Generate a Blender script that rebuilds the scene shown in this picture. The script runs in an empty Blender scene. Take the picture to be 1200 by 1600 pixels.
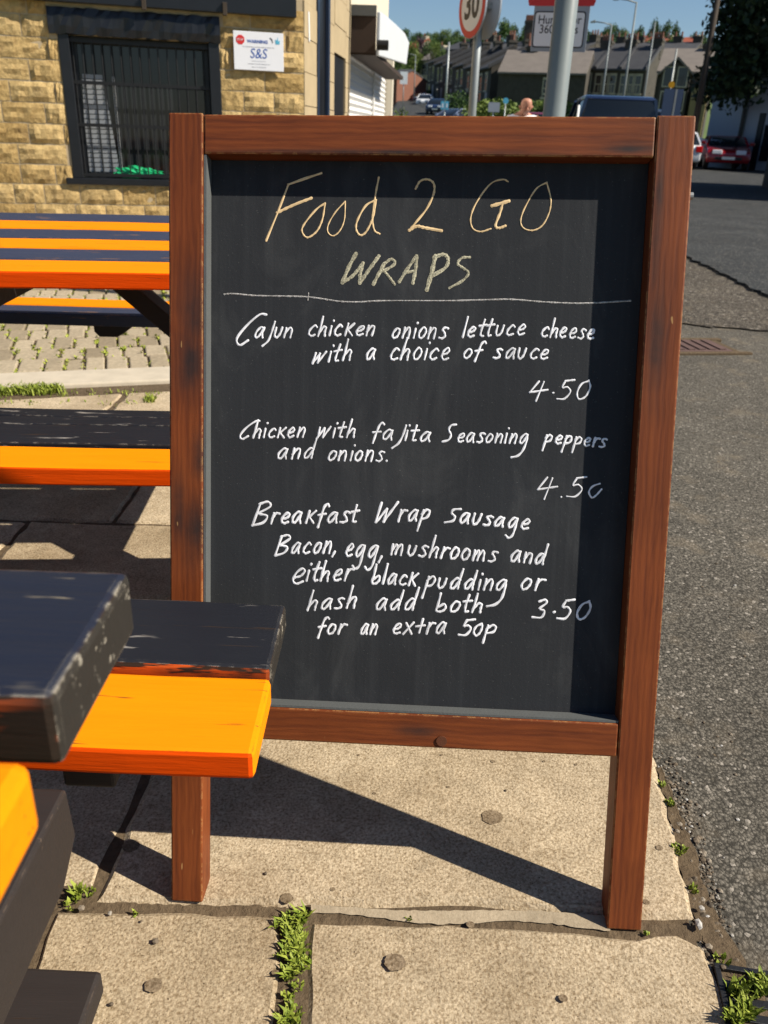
import bpy, bmesh, math, random
import numpy as np
from mathutils import Vector, Matrix
R = math.radians
S = bpy.context.scene
COL = S.collection

# ------------------------------------------------------------------ camera
FPX, EYE = 1282.0, 1.05                       # focal length in photo pixels, eye height in metres
_d = np.array([-110.0, 2750.0, FPX]); _d /= np.linalg.norm(_d)
_F = np.array([0, 0, 1.0]) - _d*_d[2]; _F /= np.linalg.norm(_F)
_Rt = np.cross(_d, _F)
BAS = np.stack([_Rt, _F, -_d])                # camera (x right, y down, z forward) to world
cam = bpy.data.cameras.new("camera"); camo = bpy.data.objects.new("camera", cam); COL.objects.link(camo)
mx, my, mz = BAS @ np.array([1, 0, 0]), BAS @ np.array([0, -1, 0]), BAS @ np.array([0, 0, -1])
camo.matrix_world = Matrix(((mx[0], my[0], mz[0], 0), (mx[1], my[1], mz[1], 0), (mx[2], my[2], mz[2], EYE), (0, 0, 0, 1)))
cam.sensor_fit = 'VERTICAL'; cam.sensor_height = 36; cam.lens = 36*FPX/1600
cam.clip_start = 0.02; cam.clip_end = 3000
cam.dof.use_dof = True; cam.dof.focus_distance = 1.18; cam.dof.aperture_fstop = 9.5
S.camera = camo
S.render.resolution_x, S.render.resolution_y = 768, 1024
# ------------------------------------------------------------------ light
SUN_EL, SUN_AZ = 42.0, 102.0
w = bpy.data.worlds.new("World"); S.world = w; w.use_nodes = True
nt = w.node_tree; sky = nt.nodes.new('ShaderNodeTexSky'); sky.sky_type = 'NISHITA'; sky.sun_disc = False
sky.sun_elevation = R(SUN_EL); sky.sun_rotation = R(SUN_AZ); sky.air_density = 1.0; sky.dust_density = 0.25; sky.ozone_density = 5.0
bg = nt.nodes['Background']; bg.inputs['Strength'].default_value = 0.062
nt.links.new(sky.outputs[0], bg.inputs[0])
sun = bpy.data.lights.new("sun", 'SUN'); suno = bpy.data.objects.new("sun", sun); COL.objects.link(suno)
sun.energy = 5.0; sun.angle = R(0.5); sun.color = (1.0, 0.93, 0.80)
sd = Vector((math.sin(R(SUN_AZ))*math.cos(R(SUN_EL)), math.cos(R(SUN_AZ))*math.cos(R(SUN_EL)), math.sin(R(SUN_EL))))
suno.rotation_euler = sd.to_track_quat('Z', 'Y').to_euler()
suno.location = sd*50
S.view_settings.view_transform = 'Standard'; S.view_settings.look = 'None'
S.view_settings.exposure = 0.6; S.view_settings.gamma = 1

# ------------------------------------------------------------------ geometry from photo rays
def ray(u, v): return BAS @ np.array([u-600, v-800, FPX])/FPX
def atz(u, v, h): r = ray(u, v); return Vector(r*((h-EYE)/r[2])+np.array([0, 0, EYE]))
def aty(u, v, y): r = ray(u, v); return Vector(r*(y/r[1])+np.array([0, 0, EYE]))
def sm(a, b, x): t = min(1, max(0, (x-a)/(b-a))); return t*t*(3-2*t)
def near_z(x, y):                              # slight crossfall of the pavement
    return 0.03*(min(max(x, -0.9), 0.6)+0.293)*(1-sm(1.6, 3.2, y))*(1-sm(.7, 2.6, x))
def land(x, y):
    z = near_z(x, y) if y < 4 else 0
    if y > 10:
        k = 1-sm(.2, .33, x/y)
        z += (.052*max(0, min(y, 120)-40) + .105*max(0, min(y, 420)-120))*k + (1-k)*.09*max(0, y-70)*(1 if y < 420 else 0)
        if y >= 420: z = 4.16+.105*300
    return z
def gnd(u, v):                                  # where a photo ray meets the ground
    r = ray(u, v); r = r/r[1]; a, y = 0.05, .1
    f = lambda t: EYE+r[2]*t-land(r[0]*t, t)
    while f(y) > 0 and y < 400: a, y = y, y*1.04
    for _ in range(30):
        m_ = (a+y)/2
        if f(m_) > 0: a = m_
        else: y = m_
    return Vector((r[0]*y, y, land(r[0]*y, y)))
def xat(u, y, v=200): return aty(u, v, y).x

# ------------------------------------------------------------------ materials
class G:
    def __init__(s, name):
        s.m = bpy.data.materials.new(name); s.m.use_nodes = True; s.t = s.m.node_tree
        s.b = s.t.nodes['Principled BSDF']; s._c = {}
    def n(s, typ, **k):
        x = s.t.nodes.new(typ)
        for a, b in k.items(): setattr(x, a, b)
        return x
    def put(s, sock, v):
        if isinstance(v, bpy.types.NodeSocket): s.t.links.new(v, sock)
        elif v is not None: sock.default_value = (*v, 1) if (hasattr(v, '__len__') and len(v) == 3 and sock.type == 'RGBA') else v
    def co(s, which='Object', scale=(1, 1, 1), rot=(0, 0, 0)):
        c = s.n('ShaderNodeTexCoord'); mp = s.n('ShaderNodeMapping'); mp.inputs['Scale'].default_value = scale; mp.inputs['Rotation'].default_value = rot
        s.t.links.new(c.outputs[which], mp.inputs[0]); return mp.outputs[0]
    def noise(s, co, sc, det=4, rough=.55, dist=0, col=False):
        x = s.n('ShaderNodeTexNoise'); s.put(x.inputs['Vector'], co); x.inputs['Scale'].default_value = sc; x.inputs['Detail'].default_value = det
        x.inputs['Roughness'].default_value = rough; x.inputs['Distortion'].default_value = dist; return x.outputs['Color' if col else 'Fac']
    def vor(s, co, sc, feat='F1', out='Distance'):
        x = s.n('ShaderNodeTexVoronoi', feature=feat); s.put(x.inputs['Vector'], co); x.inputs['Scale'].default_value = sc; return x.outputs[out]
    def ramp(s, f, *st):
        x = s.n('ShaderNodeValToRGB'); e = x.color_ramp.elements
        while len(e) < len(st): e.new(.5)
        for q, (p, c) in zip(e, st): q.position = p; q.color = (*c, 1) if hasattr(c, '__len__') else (c, c, c, 1)
        s.put(x.inputs[0], f); return x.outputs[0]
    def mix(s, f, a, b, mode='MIX'):
        x = s.n('ShaderNodeMix', data_type='RGBA', blend_type=mode); s.put(x.inputs[0], f); s.put(x.inputs[6], a); s.put(x.inputs[7], b); return x.outputs[2]
    def math(s, op, a, b=0, c=0):
        x = s.n('ShaderNodeMath', operation=op); s.put(x.inputs[0], a); s.put(x.inputs[1], b); s.put(x.inputs[2], c); return x.outputs[0]
    def bump(s, h, st=.3, d=.01):
        x = s.n('ShaderNodeBump'); x.inputs['Strength'].default_value = st; x.inputs['Distance'].default_value = d; s.put(x.inputs['Height'], h)
        s.t.links.new(x.outputs[0], s.b.inputs['Normal']); return x
    def edge(s, r=.004):                       # worn-edge mask
        b = s.n('ShaderNodeBevel', samples=6); b.inputs['Radius'].default_value = r
        g = s.n('ShaderNodeNewGeometry'); v = s.n('ShaderNodeVectorMath', operation='DOT_PRODUCT')
        s.t.links.new(b.outputs[0], v.inputs[0]); s.t.links.new(g.outputs['Normal'], v.inputs[1])
        return s.math('SUBTRACT', 1, v.outputs['Value'])
    def done(s, col=None, rough=None, spec=None, metal=None):
        s.put(s.b.inputs['Base Color'], col); s.put(s.b.inputs['Roughness'], rough)
        s.put(s.b.inputs['Specular IOR Level'], spec); s.put(s.b.inputs['Metallic'], metal); return s.m
_pm = {}
def plain(name, c, rough=.6, var=.18, sc=6, metal=0, spec=.4):
    if name in _pm: return _pm[name]
    g = G(name); o = g.co()
    f = g.noise(o, sc, 5); col = g.mix(f, tuple(max(0, x*(1-var)) for x in c), tuple(min(1, x*(1+var)) for x in c))
    g.bump(g.noise(o, sc*8, 3), .12, .004)
    _pm[name] = g.done(col, rough, spec, metal); return _pm[name]

def m_stain(name, vertical, smudges=()):
    g = G(name); sc = (26, 26, 1.6) if vertical else (1.6, 26, 26)
    o = g.co(scale=sc); p = g.co()
    w_ = g.n('ShaderNodeTexWave', wave_type='BANDS', bands_direction='X' if vertical else 'Z'); g.put(w_.inputs['Vector'], g.co(scale=(1, 1, .22) if vertical else (.22, 1, 1)))
    w_.inputs['Scale'].default_value = 38; w_.inputs['Distortion'].default_value = 7; w_.inputs['Detail'].default_value = 3; w_.inputs['Detail Scale'].default_value = 1.2
    grain = g.math('ADD', g.math('MULTIPLY', w_.outputs['Fac'], .12), g.math('MULTIPLY', g.noise(o, 2.6, 8, .72, .6), .88))
    col = g.ramp(grain, (.28, (.105, .024, .008)), (.5, (.178, .043, .011)), (.75, (.245, .064, .016)))
    blot = g.ramp(g.noise(p, 7, 3), (.35, .82), (.7, 1.12)); col = g.mix(1, col, blot, 'MULTIPLY')
    if smudges:                                # old black-paint smears rubbed onto the stain
        sep = g.n('ShaderNodeSeparateXYZ'); g.t.links.new(p, sep.inputs[0]); tot = None
        for (x, z, rx, rz) in smudges:
            a = g.math('DIVIDE', g.math('SUBTRACT', sep.outputs[0], x), rx); b = g.math('DIVIDE', g.math('SUBTRACT', sep.outputs[2], z), rz)
            r2 = g.math('ADD', g.math('MULTIPLY', a, a), g.math('MULTIPLY', b, b))
            e = g.math('POWER', 2.718, g.math('MULTIPLY', r2, -1)); tot = e if tot is None else g.math('MAXIMUM', tot, e)
        f = g.math('MULTIPLY', tot, g.ramp(g.noise(p, 22, 4), (.25, .45), (.7, 1.0)))
        col = g.mix(f, col, (.02, .018, .018))
    chip = g.math('MULTIPLY', g.ramp(g.edge(.0042), (.03, 0), (.10, 1)), g.ramp(g.noise(p, 70, 5, .7), (.475, 0), (.53, 1)))
    scr = g.ramp(g.noise(g.co(scale=(60, 60, 14), rot=(0, .5, 0)), 1.3, 2), (.735, 0), (.75, 1))
    col = g.mix(g.math('MAXIMUM', chip, g.math('MULTIPLY', scr, .6)), col, (.50, .29, .11))
    g.bump(grain, .22, .003)
    return g.done(col, g.ramp(grain, (.2, .6), (.8, .48)), .25)

def m_paint(name, c, under, chips=.56, rough=.35, spec=.5, scuff=.72, edge_w=.006, edge_noise=(.46, .55), dark=(.04, .022, .012), chipc=None):
    g = G(name); p = g.co(); o = g.co(scale=(2.2, 28, 28))
    gr = g.noise(o, 2, 6, .65)
    col = g.mix(gr, tuple(x*.86 for x in c), tuple(min(1, x*1.1) for x in c))
    ed = g.ramp(g.edge(edge_w), (.03, 0), (.14, 1))
    chip = g.math('MULTIPLY', ed, g.ramp(g.noise(p, 34, 6, .7), (edge_noise[0], 0), (edge_noise[1], 1)))
    wear = g.math('MULTIPLY', g.ramp(g.noise(g.co(scale=(5, 40, 40)), 1.2, 4, .7), (scuff, 0), (scuff+.05, 1)), g.ramp(g.noise(p, 9, 2), (.42, 0), (.6, 1)))
    col = g.mix(wear, col, under)
    crack = g.ramp(g.noise(g.co(scale=(3, 90, 90)), 1.5, 3, .6), (.30, 1), (.325, 0))
    col = g.mix(g.math('MULTIPLY', crack, .8), col, dark)
    col = g.mix(chip, col, g.mix(g.ramp(g.noise(p, 60, 2), (.45, 0), (.55, 1)), chipc or under, dark))
    g.bump(g.math('SUBTRACT', g.math('SUBTRACT', gr, g.math('MULTIPLY', chip, .6)), g.math('MULTIPLY', crack, .5)), .4, .004)
    return g.done(col, g.ramp(g.noise(p, 5, 4), (.3, rough), (.75, rough+.2)), spec)

M = {}
M['post_l'] = m_stain('left_post_stain', True, [(.035, .86, .02, .05), (.03, .79, .022, .05), (.042, .66, .012, .03), (.036, .56, .02, .05), (.014, .585, .012, .045)])
M['post_r'] = m_stain('right_post_stain', True, [(.655, .83, .012, .07), (.648, 1.0, .006, .1)])
M['rail_t'] = m_stain('top_rail_stain', False, [(.61, 1.075, .035, .006), (.3, 1.069, .2, .0035)])
M['rail_b'] = m_stain('bottom_rail_stain', False, [(.36, .28, .03, .008)])
M['black'] = m_paint('black_paint', (.016, .018, .024), (.30, .25, .18), rough=.5, spec=.3, scuff=.60)
M['black_near'] = m_paint('glossy_black_paint', (.014, .017, .030), (.36, .30, .20), rough=.34, spec=.42, edge_w=.008, edge_noise=(.38, .47), scuff=.63, chipc=(.50, .44, .34))
M['edge_red'] = m_paint('red_orange_front_face', (.86, .080, .0005), (.30, .05, .008), rough=.65, spec=.1, scuff=.60, edge_w=.003, edge_noise=(.5, .58))  # redder, deeper orange, set only on the planks' front faces
M['edge_bare'] = m_paint('bare_weathered_plank_edge', (.030, .020, .014), (.60, .10, .012), rough=.6, spec=.2, scuff=.50, edge_w=.004, edge_noise=(.5, .58))
M['end_black'] = m_paint('weathered_black_end_grain', (.026, .022, .018), (.33, .29, .23), rough=.65, spec=.2, edge_w=.008, edge_noise=(.44, .54), scuff=.585, chipc=(.48, .42, .33))
M['black_seat'] = m_paint('worn_black_paint', (.012, .013, .018), (.34, .31, .28), rough=.5, spec=.28, edge_w=.006, edge_noise=(.42, .52), scuff=.62, chipc=(.34, .30, .25))
M['navy'] = m_paint('weathered_navy_black_paint', (.032, .040, .075), (.33, .16, .06), rough=.5, spec=.4, scuff=.62)
M['orange'] = m_paint('orange_paint', (.86, .245, .0005), (.45, .10, .008), rough=.6, spec=.10, scuff=.68, edge_w=.004, edge_noise=(.54, .6))
M['frame_black'] = m_paint('black_frame_paint', (.026, .020, .018), (.10, .07, .05), rough=.55, spec=.3, scuff=.66)
M['bead'] = plain('grey_bead_paint', (.10, .105, .105), .55, .15, 30)
g = G('chalkboard'); p = g.co()
str_ = g.noise(g.co(scale=(40, 1, .7)), 1.6, 5, .6); cl = g.noise(p, 4.5, 4, .6); dust = g.ramp(g.noise(g.co(scale=(3, 1, 1.4), rot=(0, .5, 0)), 3.2, 6, .65, 1.2), (.52, 0), (.75, 1))
speck = g.ramp(g.noise(p, 420, 2, .5), (.70, 0), (.76, 1))
col = g.mix(cl, (.024, .0245, .027), (.037, .040, .045)); col = g.mix(g.math('MULTIPLY', g.ramp(str_, (.5, 0), (.75, 1)), .18), col, (.075, .078, .082))
col = g.mix(g.math('MULTIPLY', dust, .08), col, (.28, .28, .27)); col = g.mix(g.math('MULTIPLY', speck, .22), col, (.3, .3, .28))
g.bump(g.math('ADD', g.noise(p, 260, 3), g.math('MULTIPLY', str_, 1.2)), .10, .002); M['slate'] = g.done(col, .8, .10)
def m_chalk(name, c, dens):
    g = G(name); p = g.co(); f = g.ramp(g.noise(p, 480, 4, .7), dens[0], dens[1])
    f = g.math('MULTIPLY', f, g.ramp(g.noise(g.co(scale=(1, 1, 1), rot=(0, .6, 0)), 55, 3), (.3, .62), (.6, 1)))
    return g.done(g.mix(f, tuple(x*.16 for x in c), c), .85, .1)
M['chalk_white'] = m_chalk('white_chalk_pen', (.97, .96, .99), ((.30, .55), (.44, 1)))
M['chalk_orange'] = m_chalk('orange_chalk', (.92, .66, .36), ((.2, .55), (.45, 1)))
M['chalk_yellow'] = m_chalk('yellow_chalk', (.74, .68, .48), ((.38, .18), (.62, 1)))
M['chalk_line'] = m_chalk('grey_chalk', (.60, .57, .54), ((.4, .2), (.58, 1)))
M['chalk_dust'] = m_chalk('rubbed_chalk', (.32, .32, .31), ((.45, .2), (.75, .5)))

# ground
def m_slab(name, tint):
    g = G(name); p = g.co()
    n1 = g.noise(p, 210, 5, .62); n2 = g.noise(p, 4, 6, .62); v1 = g.vor(p, 230); n3 = g.noise(p, 30, 5, .6); isl = g.n('ShaderNodeNewGeometry').outputs['Random Per Island']
    col = g.mix(g.ramp(n1, (.34, 0), (.64, 1)), (.27, .203, .128), (.60, .505, .375)); col = g.mix(g.ramp(v1, (.1, .6), (.45, 0)), col, (.60, .51, .375))
    col = g.mix(1, col, g.ramp(n2, (.32, (.72, .68, .62)), (.62, (1.06, 1.04, 1.0))), 'MULTIPLY'); col = g.mix(1, col, g.ramp(n3, (.3, .84), (.65, 1.06)), 'MULTIPLY')
    col = g.mix(g.ramp(g.noise(p, 330, 2), (.29, 1), (.35, 0)), col, (.10, .07, .045)); col = g.mix(g.ramp(g.noise(p, 1.9, 7, .7), (.56, 0), (.72, .45)), col, (.19, .14, .085))
    col = g.mix(1, col, g.ramp(isl, (0, (.80, .77, .72)), (1, (1.05, 1.04, 1.03))), 'MULTIPLY'); col = g.mix(1, col, tint, 'MULTIPLY')
    g.bump(g.math('ADD', g.math('MULTIPLY', n1, 1.0), g.math('MULTIPLY', v1, -.5)), .38, .004); return g.done(col, .9, .15)
g = G('mixed_grit'); isl = g.n('ShaderNodeNewGeometry').outputs['Random Per Island']; M['gravel'] = g.done(g.ramp(isl, (0, (.05, .04, .03)), (.55, (.15, .115, .08)), (.9, (.26, .22, .17)), (.97, (.42, .40, .37))), .9, .15)
M['slab'] = m_slab('concrete_slab', (1, 1, 1)); M['gum'] = m_slab('gum_stained_concrete', (.50, .47, .45))
g = G('smooth_mortar'); p = g.co(); n1 = g.noise(p, 240, 4, .6)
g.bump(n1, .35, .003); M['mortar'] = g.done(g.mix(1, g.mix(n1, (.26, .20, .13), (.50, .41, .29)), g.ramp(g.noise(p, 14, 4), (.3, .8), (.7, 1.05)), 'MULTIPLY'), .9, .2)
def m_asphalt(name, a, b, sc, st, warm=(.2, .17, .13)):
    g = G(name); p0 = g.co(); dn = g.n('ShaderNodeTexNoise'); g.put(dn.inputs['Vector'], p0); dn.inputs['Scale'].default_value = sc*.35; dn.inputs['Detail'].default_value = 3
    vm = g.n('ShaderNodeVectorMath', operation='MULTIPLY_ADD'); g.put(vm.inputs[0], dn.outputs['Color']); vm.inputs[1].default_value = (1.6/sc,)*3; g.put(vm.inputs[2], p0); p = vm.outputs[0]
    v = g.vor(p, sc); v2 = g.vor(p, sc*2.3); vc = g.vor(p, sc, out='Color'); n = g.noise(p0, sc*2.5, 5, .7); big = g.noise(p0, 1.1, 7, .65); mid = g.noise(p0, 6, 6, .65)
    sp = g.n('ShaderNodeSeparateColor'); g.t.links.new(vc, sp.inputs[0])
    h = g.math('ADD', g.math('MULTIPLY', g.math('MINIMUM', v, .62), -1), g.math('ADD', g.math('MULTIPLY', v2, -.35), g.math('MULTIPLY', n, .45)))
    col = g.mix(sp.outputs[0], a, b); col = g.mix(g.ramp(v, (.38, 0), (.72, .85)), col, tuple(x*.3 for x in a)); col = g.mix(g.ramp(n, (.3, .5), (.6, 0)), col, tuple(x*.5 for x in a))
    col = g.mix(g.ramp(sp.outputs[1], (.968, 0), (.975, .8)), col, (.36, .32, .27))
    col = g.mix(g.ramp(mid, (.54, 0), (.75, .5)), col, warm); col = g.mix(g.ramp(g.noise(p0, 16, 4, .6), (.70, 0), (.76, .45)), col, (.26, .15, .05))
    col = g.mix(1, col, g.ramp(big, (.32, .72), (.68, 1.15)), 'MULTIPLY')
    g.bump(h, st, .8/sc); return g.done(col, .9, .2)
M['tarmac'] = m_asphalt('old_coarse_tarmac', (.082, .073, .058), (.225, .200, .163), 165, .5, (.24, .19, .13))
M['road'] = m_asphalt('newer_asphalt', (.036, .040, .042), (.088, .090, .091), 110, .6, (.12, .12, .115))
M['worn'] = m_asphalt('broken_worn_tarmac', (.085, .07, .055), (.23, .20, .16), 60, .9, (.24, .19, .13))
g = G('soil'); p = g.co(); n1 = g.noise(p, 60, 6, .65); g.bump(n1, .7, .01); M['soil'] = g.done(g.mix(n1, (.035, .024, .015), (.20, .145, .09)), .95, .1)
g = G('stone_setts'); p = g.co(); n1 = g.noise(p, 50, 5, .6); inf = g.n('ShaderNodeNewGeometry')
g.bump(n1, .35, .006); col = g.mix(g.n('ShaderNodeNewGeometry').outputs['Random Per Island'], (.26, .205, .135), (.44, .36, .25)); col = g.mix(1, col, g.ramp(n1, (.3, .75), (.7, 1.12)), 'MULTIPLY'); M['sett'] = g.done(col, .8, .25)
M['kerb'] = plain('pale_kerb_stone', (.50, .43, .33), .85, .22, 14)
g = G('sandstone'); p = g.co(); n1 = g.noise(p, 22, 6, .65); n2 = g.noise(p, 5, 4)
isl = g.n('ShaderNodeNewGeometry').outputs['Random Per Island']
col = g.mix(isl, (.42, .285, .115), (.60, .44, .21)); col = g.mix(1, col, g.ramp(n1, (.25, (.55, .5, .45)), (.6, (1.05, 1.03, 1))), 'MULTIPLY'); col = g.mix(g.ramp(n2, (.58, 0), (.75, .55)), col, (.13, .085, .05))
g.bump(n1, .5, .03); M['stone'] = g.done(col, .9, .15)
M['joint'] = plain('lime_mortar', (.46, .36, .23), .95, .2, 20)
M['ashlar'] = plain('sawn_sandstone', (.40, .31, .185), .85, .2, 5)
M['black_gloss'] = plain('black_window_paint', (.012, .013, .016), .32, .3, 8)
M['iron'] = plain('black_iron', (.010, .010, .011), .45, .2, 20)
g = G('window_glass'); g.b.inputs['Transmission Weight'].default_value = 0; M['glass'] = g.done((.012, .015, .018), .04, .6)
g = G('old_window_glass'); p = g.co(); g.bump(g.noise(p, 1.5, 2), .04, .05); M['glass_big'] = g.done((.02, .022, .025), .05, .5)
M['white'] = plain('white_paint', (.80, .80, .80), .5, .04, 6)
M['sign_white'] = plain('white_sign_plate', (.80, .80, .84), .3, .03, 4)
M['green_bag'] = plain('green_plastic_bag', (.02, .42, .16), .3, .2, 20)
M['sign_red'] = plain('red_sign_paint', (.62, .03, .03), .4, .08, 5)
M['sign_black'] = plain('black_sign_ink', (.012, .012, .02), .4, .1, 5)
M['sign_blue'] = plain('blue_sign_ink', (.03, .09, .36), .4, .1, 5)
M['sign_cyan'] = plain('pale_blue_sign_ink', (.10, .42, .60), .4, .1, 5)
M['sign_grey'] = plain('grey_sign_ink', (.42, .43, .46), .5, .1, 5)
M['plate_back'] = plain('grey_sign_backing', (.30, .33, .38), .45, .1, 4)
M['steel'] = plain('galvanised_steel', (.30, .32, .32), .45, .22, 5, .35)
M['column'] = plain('grey_column_paint', (.19, .215, .215), .42, .18, 3)
M['pole_wood'] = plain('dark_pole_wood', (.045, .032, .022), .85, .25, 4)
M['skin'] = plain('skin', (.50, .23, .15), .5, .1, 20)
M['shirt'] = plain('white_shirt', (.78, .78, .80), .8, .05, 10)
M['trouser'] = plain('dark_trousers', (.03, .035, .05), .85, .1, 10)
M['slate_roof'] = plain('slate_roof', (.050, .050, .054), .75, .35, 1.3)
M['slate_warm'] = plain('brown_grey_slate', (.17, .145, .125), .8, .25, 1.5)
M['dark_stone'] = plain('sooty_stone', (.060, .052, .042), .9, .45, 2.2)
M['pale_wall'] = plain('pale_render', (.42, .37, .28), .85, .12, 1)
M['red_tile'] = plain('red_roof_tile', (.33, .085, .045), .8, .25, 1)
M['pot'] = plain('clay_chimney_pot', (.20, .085, .055), .8, .25, 3)
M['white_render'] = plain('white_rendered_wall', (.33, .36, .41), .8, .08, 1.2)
M['tyre'] = plain('tyre_rubber', (.012, .012, .012), .8, .1, 10)
M['rim'] = plain('alloy_rim', (.35, .35, .36), .3, .1, 10, .8)
M['lamp_glass'] = plain('headlamp_glass', (.55, .57, .6), .15, .05, 10)
M['tail'] = plain('red_tail_lamp', (.6, .01, .01), .2, .05, 10)
M['plate_y'] = plain('number_plate', (.7, .7, .66), .4, .03, 10)
M['shutter'] = plain('white_roller_shutter', (.72, .70, .67), .5, .05, 6)
M['fascia_white'] = plain('white_fascia_panel', (.66, .68, .70), .4, .05, 2)
M['soffit'] = plain('dark_brown_boarding', (.045, .028, .02), .8, .3, 3)
M['rust'] = plain('rusty_iron_cover', (.105, .060, .050), .8, .3, 14)
M['grass_field'] = plain('field_grass', (.09, .13, .035), .95, .35, .12)
M['bark'] = plain('bark', (.055, .042, .03), .95, .3, 6)
def car_paint(name, c): 
    m = plain(name, c, .22, .02, 2, .0, .5); m.node_tree.nodes['Principled BSDF'].inputs['Coat Weight'].default_value = .6; return m
def m_leaf(name, a, b):
    g = G(name); r = g.n('ShaderNodeNewGeometry').outputs['Random Per Island']
    g.b.inputs['Subsurface Weight'].default_value = 0
    return g.done(g.mix(r, a, b), .6, .25)
M['leaf_dark'] = m_leaf('dark_leaves', (.025, .055, .012), (.065, .12, .025))
M['leaf_mid'] = m_leaf('mid_green_leaves', (.04, .075, .016), (.10, .15, .03))
M['leaf_light'] = m_leaf('light_green_leaves', (.075, .12, .02), (.17, .22, .045))
M['leaf_black'] = m_leaf('very_dark_leaves', (.010, .020, .008), (.026, .048, .014))
M['leaf_purple'] = m_leaf('purple_leaves', (.03, .018, .03), (.055, .03, .045))
M['blade'] = m_leaf('grass_blades', (.12, .17, .015), (.30, .34, .05))
M['moss'] = m_leaf('moss_leaves', (.16, .20, .02), (.38, .40, .06))

# ------------------------------------------------------------------ mesh helpers
class MB:
    def __init__(s): s.v = []; s.f = []
    def add(s, v, f):
        o = len(s.v); s.v += [tuple(x) for x in v]; s.f += [tuple(i+o for i in q) for q in f]; return s
    def box(s, x0, x1, y0, y1, z0, z1):
        return s.hexa([(x0, y0, z0), (x1, y0, z0), (x1, y1, z0), (x0, y1, z0), (x0, y0, z1), (x1, y0, z1), (x1, y1, z1), (x0, y1, z1)])
    def hexa(s, p): return s.add(p, [(3, 2, 1, 0), (4, 5, 6, 7), (0, 1, 5, 4), (1, 2, 6, 5), (2, 3, 7, 6), (3, 0, 4, 7)])
    def beam(s, a, b, w_, h, up=(0, 0, 1)):        # rectangular bar from a to b
        a, b = Vector(a), Vector(b); d = (b-a).normalized(); x = d.cross(Vector(up)).normalized()*w_/2; y = x.cross(d).normalized()*h/2
        return s.hexa([a-x-y, a+x-y, a+x+y, a-x+y, b-x-y, b+x-y, b+x+y, b-x+y])
    def tube(s, pts, rad, n=12, cap=True):
        pts = [Vector(q) for q in pts]; rad = rad if hasattr(rad, '__len__') else [rad]*len(pts); o = len(s.v); V = []; Fc = []
        for i, q in enumerate(pts):
            d = (pts[min(i+1, len(pts)-1)]-pts[max(i-1, 0)]).normalized(); a = d.cross(Vector((0, 1, 0)) if abs(d.y) < .9 else Vector((1, 0, 0))).normalized(); b = d.cross(a)
            V += [q+(a*math.cos(t)+b*math.sin(t))*rad[i] for t in [k*2*math.pi/n for k in range(n)]]
        for i in range(len(pts)-1): Fc += [(i*n+k, i*n+(k+1) % n, (i+1)*n+(k+1) % n, (i+1)*n+k) for k in range(n)]
        if cap: Fc += [tuple(range(n-1, -1, -1)), tuple((len(pts)-1)*n+k for k in range(n))]
        return s.add(V, Fc)
    def prism(s, poly, ax, lo, hi):                # extrude 2-d outline along axis ax
        def mk(a, b, c): return (c, a, b) if ax == 'x' else ((a, c, b) if ax == 'y' else (a, b, c))
        n = len(poly); V = [mk(a, b, lo) for a, b in poly]+[mk(a, b, hi) for a, b in poly]
        return s.add(V, [tuple(range(n))[::-1], tuple(range(n, 2*n))]+[(i, (i+1) % n, n+(i+1) % n, n+i) for i in range(n)])
    def disc(s, c, r, nrm, th=.02, n=40):
        nrm = Vector(nrm).normalized(); return s.tube([Vector(c)-nrm*th/2, Vector(c)+nrm*th/2], r, n)
    def obj(s, name, mat, parent=None, bevel=0, smooth=False, seg=2, fix=True):
        me = bpy.data.meshes.new(name); me.from_pydata(s.v, [], s.f); me.update()
        if fix:
            bm = bmesh.new(); bm.from_mesh(me); bmesh.ops.recalc_face_normals(bm, faces=bm.faces); bm.to_mesh(me); bm.free()
        if mat: me.materials.append(mat)
        if smooth:
            for q in me.polygons: q.use_smooth = True
        o = bpy.data.objects.new(name, me); COL.objects.link(o)
        if parent: o.parent = parent
        if bevel:
            b = o.modifiers.new('bevel', 'BEVEL'); b.width = bevel; b.segments = seg; b.limit_method = 'ANGLE'; b.angle_limit = R(40)
        return o
def tag(o, label, cat, group=None, kind=None):
    if label: o['label'] = label
    if cat: o['category'] = cat
    if group: o['group'] = group
    if kind: o['kind'] = kind
    return o
def thing(name, label, cat, loc=(0, 0, 0), rz=0, group=None):
    o = bpy.data.objects.new(name, None); COL.objects.link(o); o.location = loc; o.rotation_euler = (0, 0, rz); o.empty_display_size = .1
    return tag(o, label, cat, group)
def struct(o): o['kind'] = 'structure'; return o
def text(name, s, size, mat, parent, mtx, depth=.002, align='CENTER', sx=1, bold=0):
    c = bpy.data.curves.new(name, 'FONT'); c.body = s; c.size = size; c.align_x = align; c.align_y = 'CENTER'; c.extrude = depth; c.resolution_u = 3; c.offset = bold
    t = bpy.data.objects.new(name, c); COL.objects.link(t); bpy.context.view_layer.update()
    me = bpy.data.meshes.new_from_object(t.evaluated_get(bpy.context.evaluated_depsgraph_get())); bpy.data.objects.remove(t)
    me.transform(mtx @ Matrix.Diagonal((sx, 1, 1, 1))); me.materials.clear(); me.materials.append(mat)
    o = bpy.data.objects.new(name, me); COL.objects.link(o); o.parent = parent; return o

rnd = random.Random(7)
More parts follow.
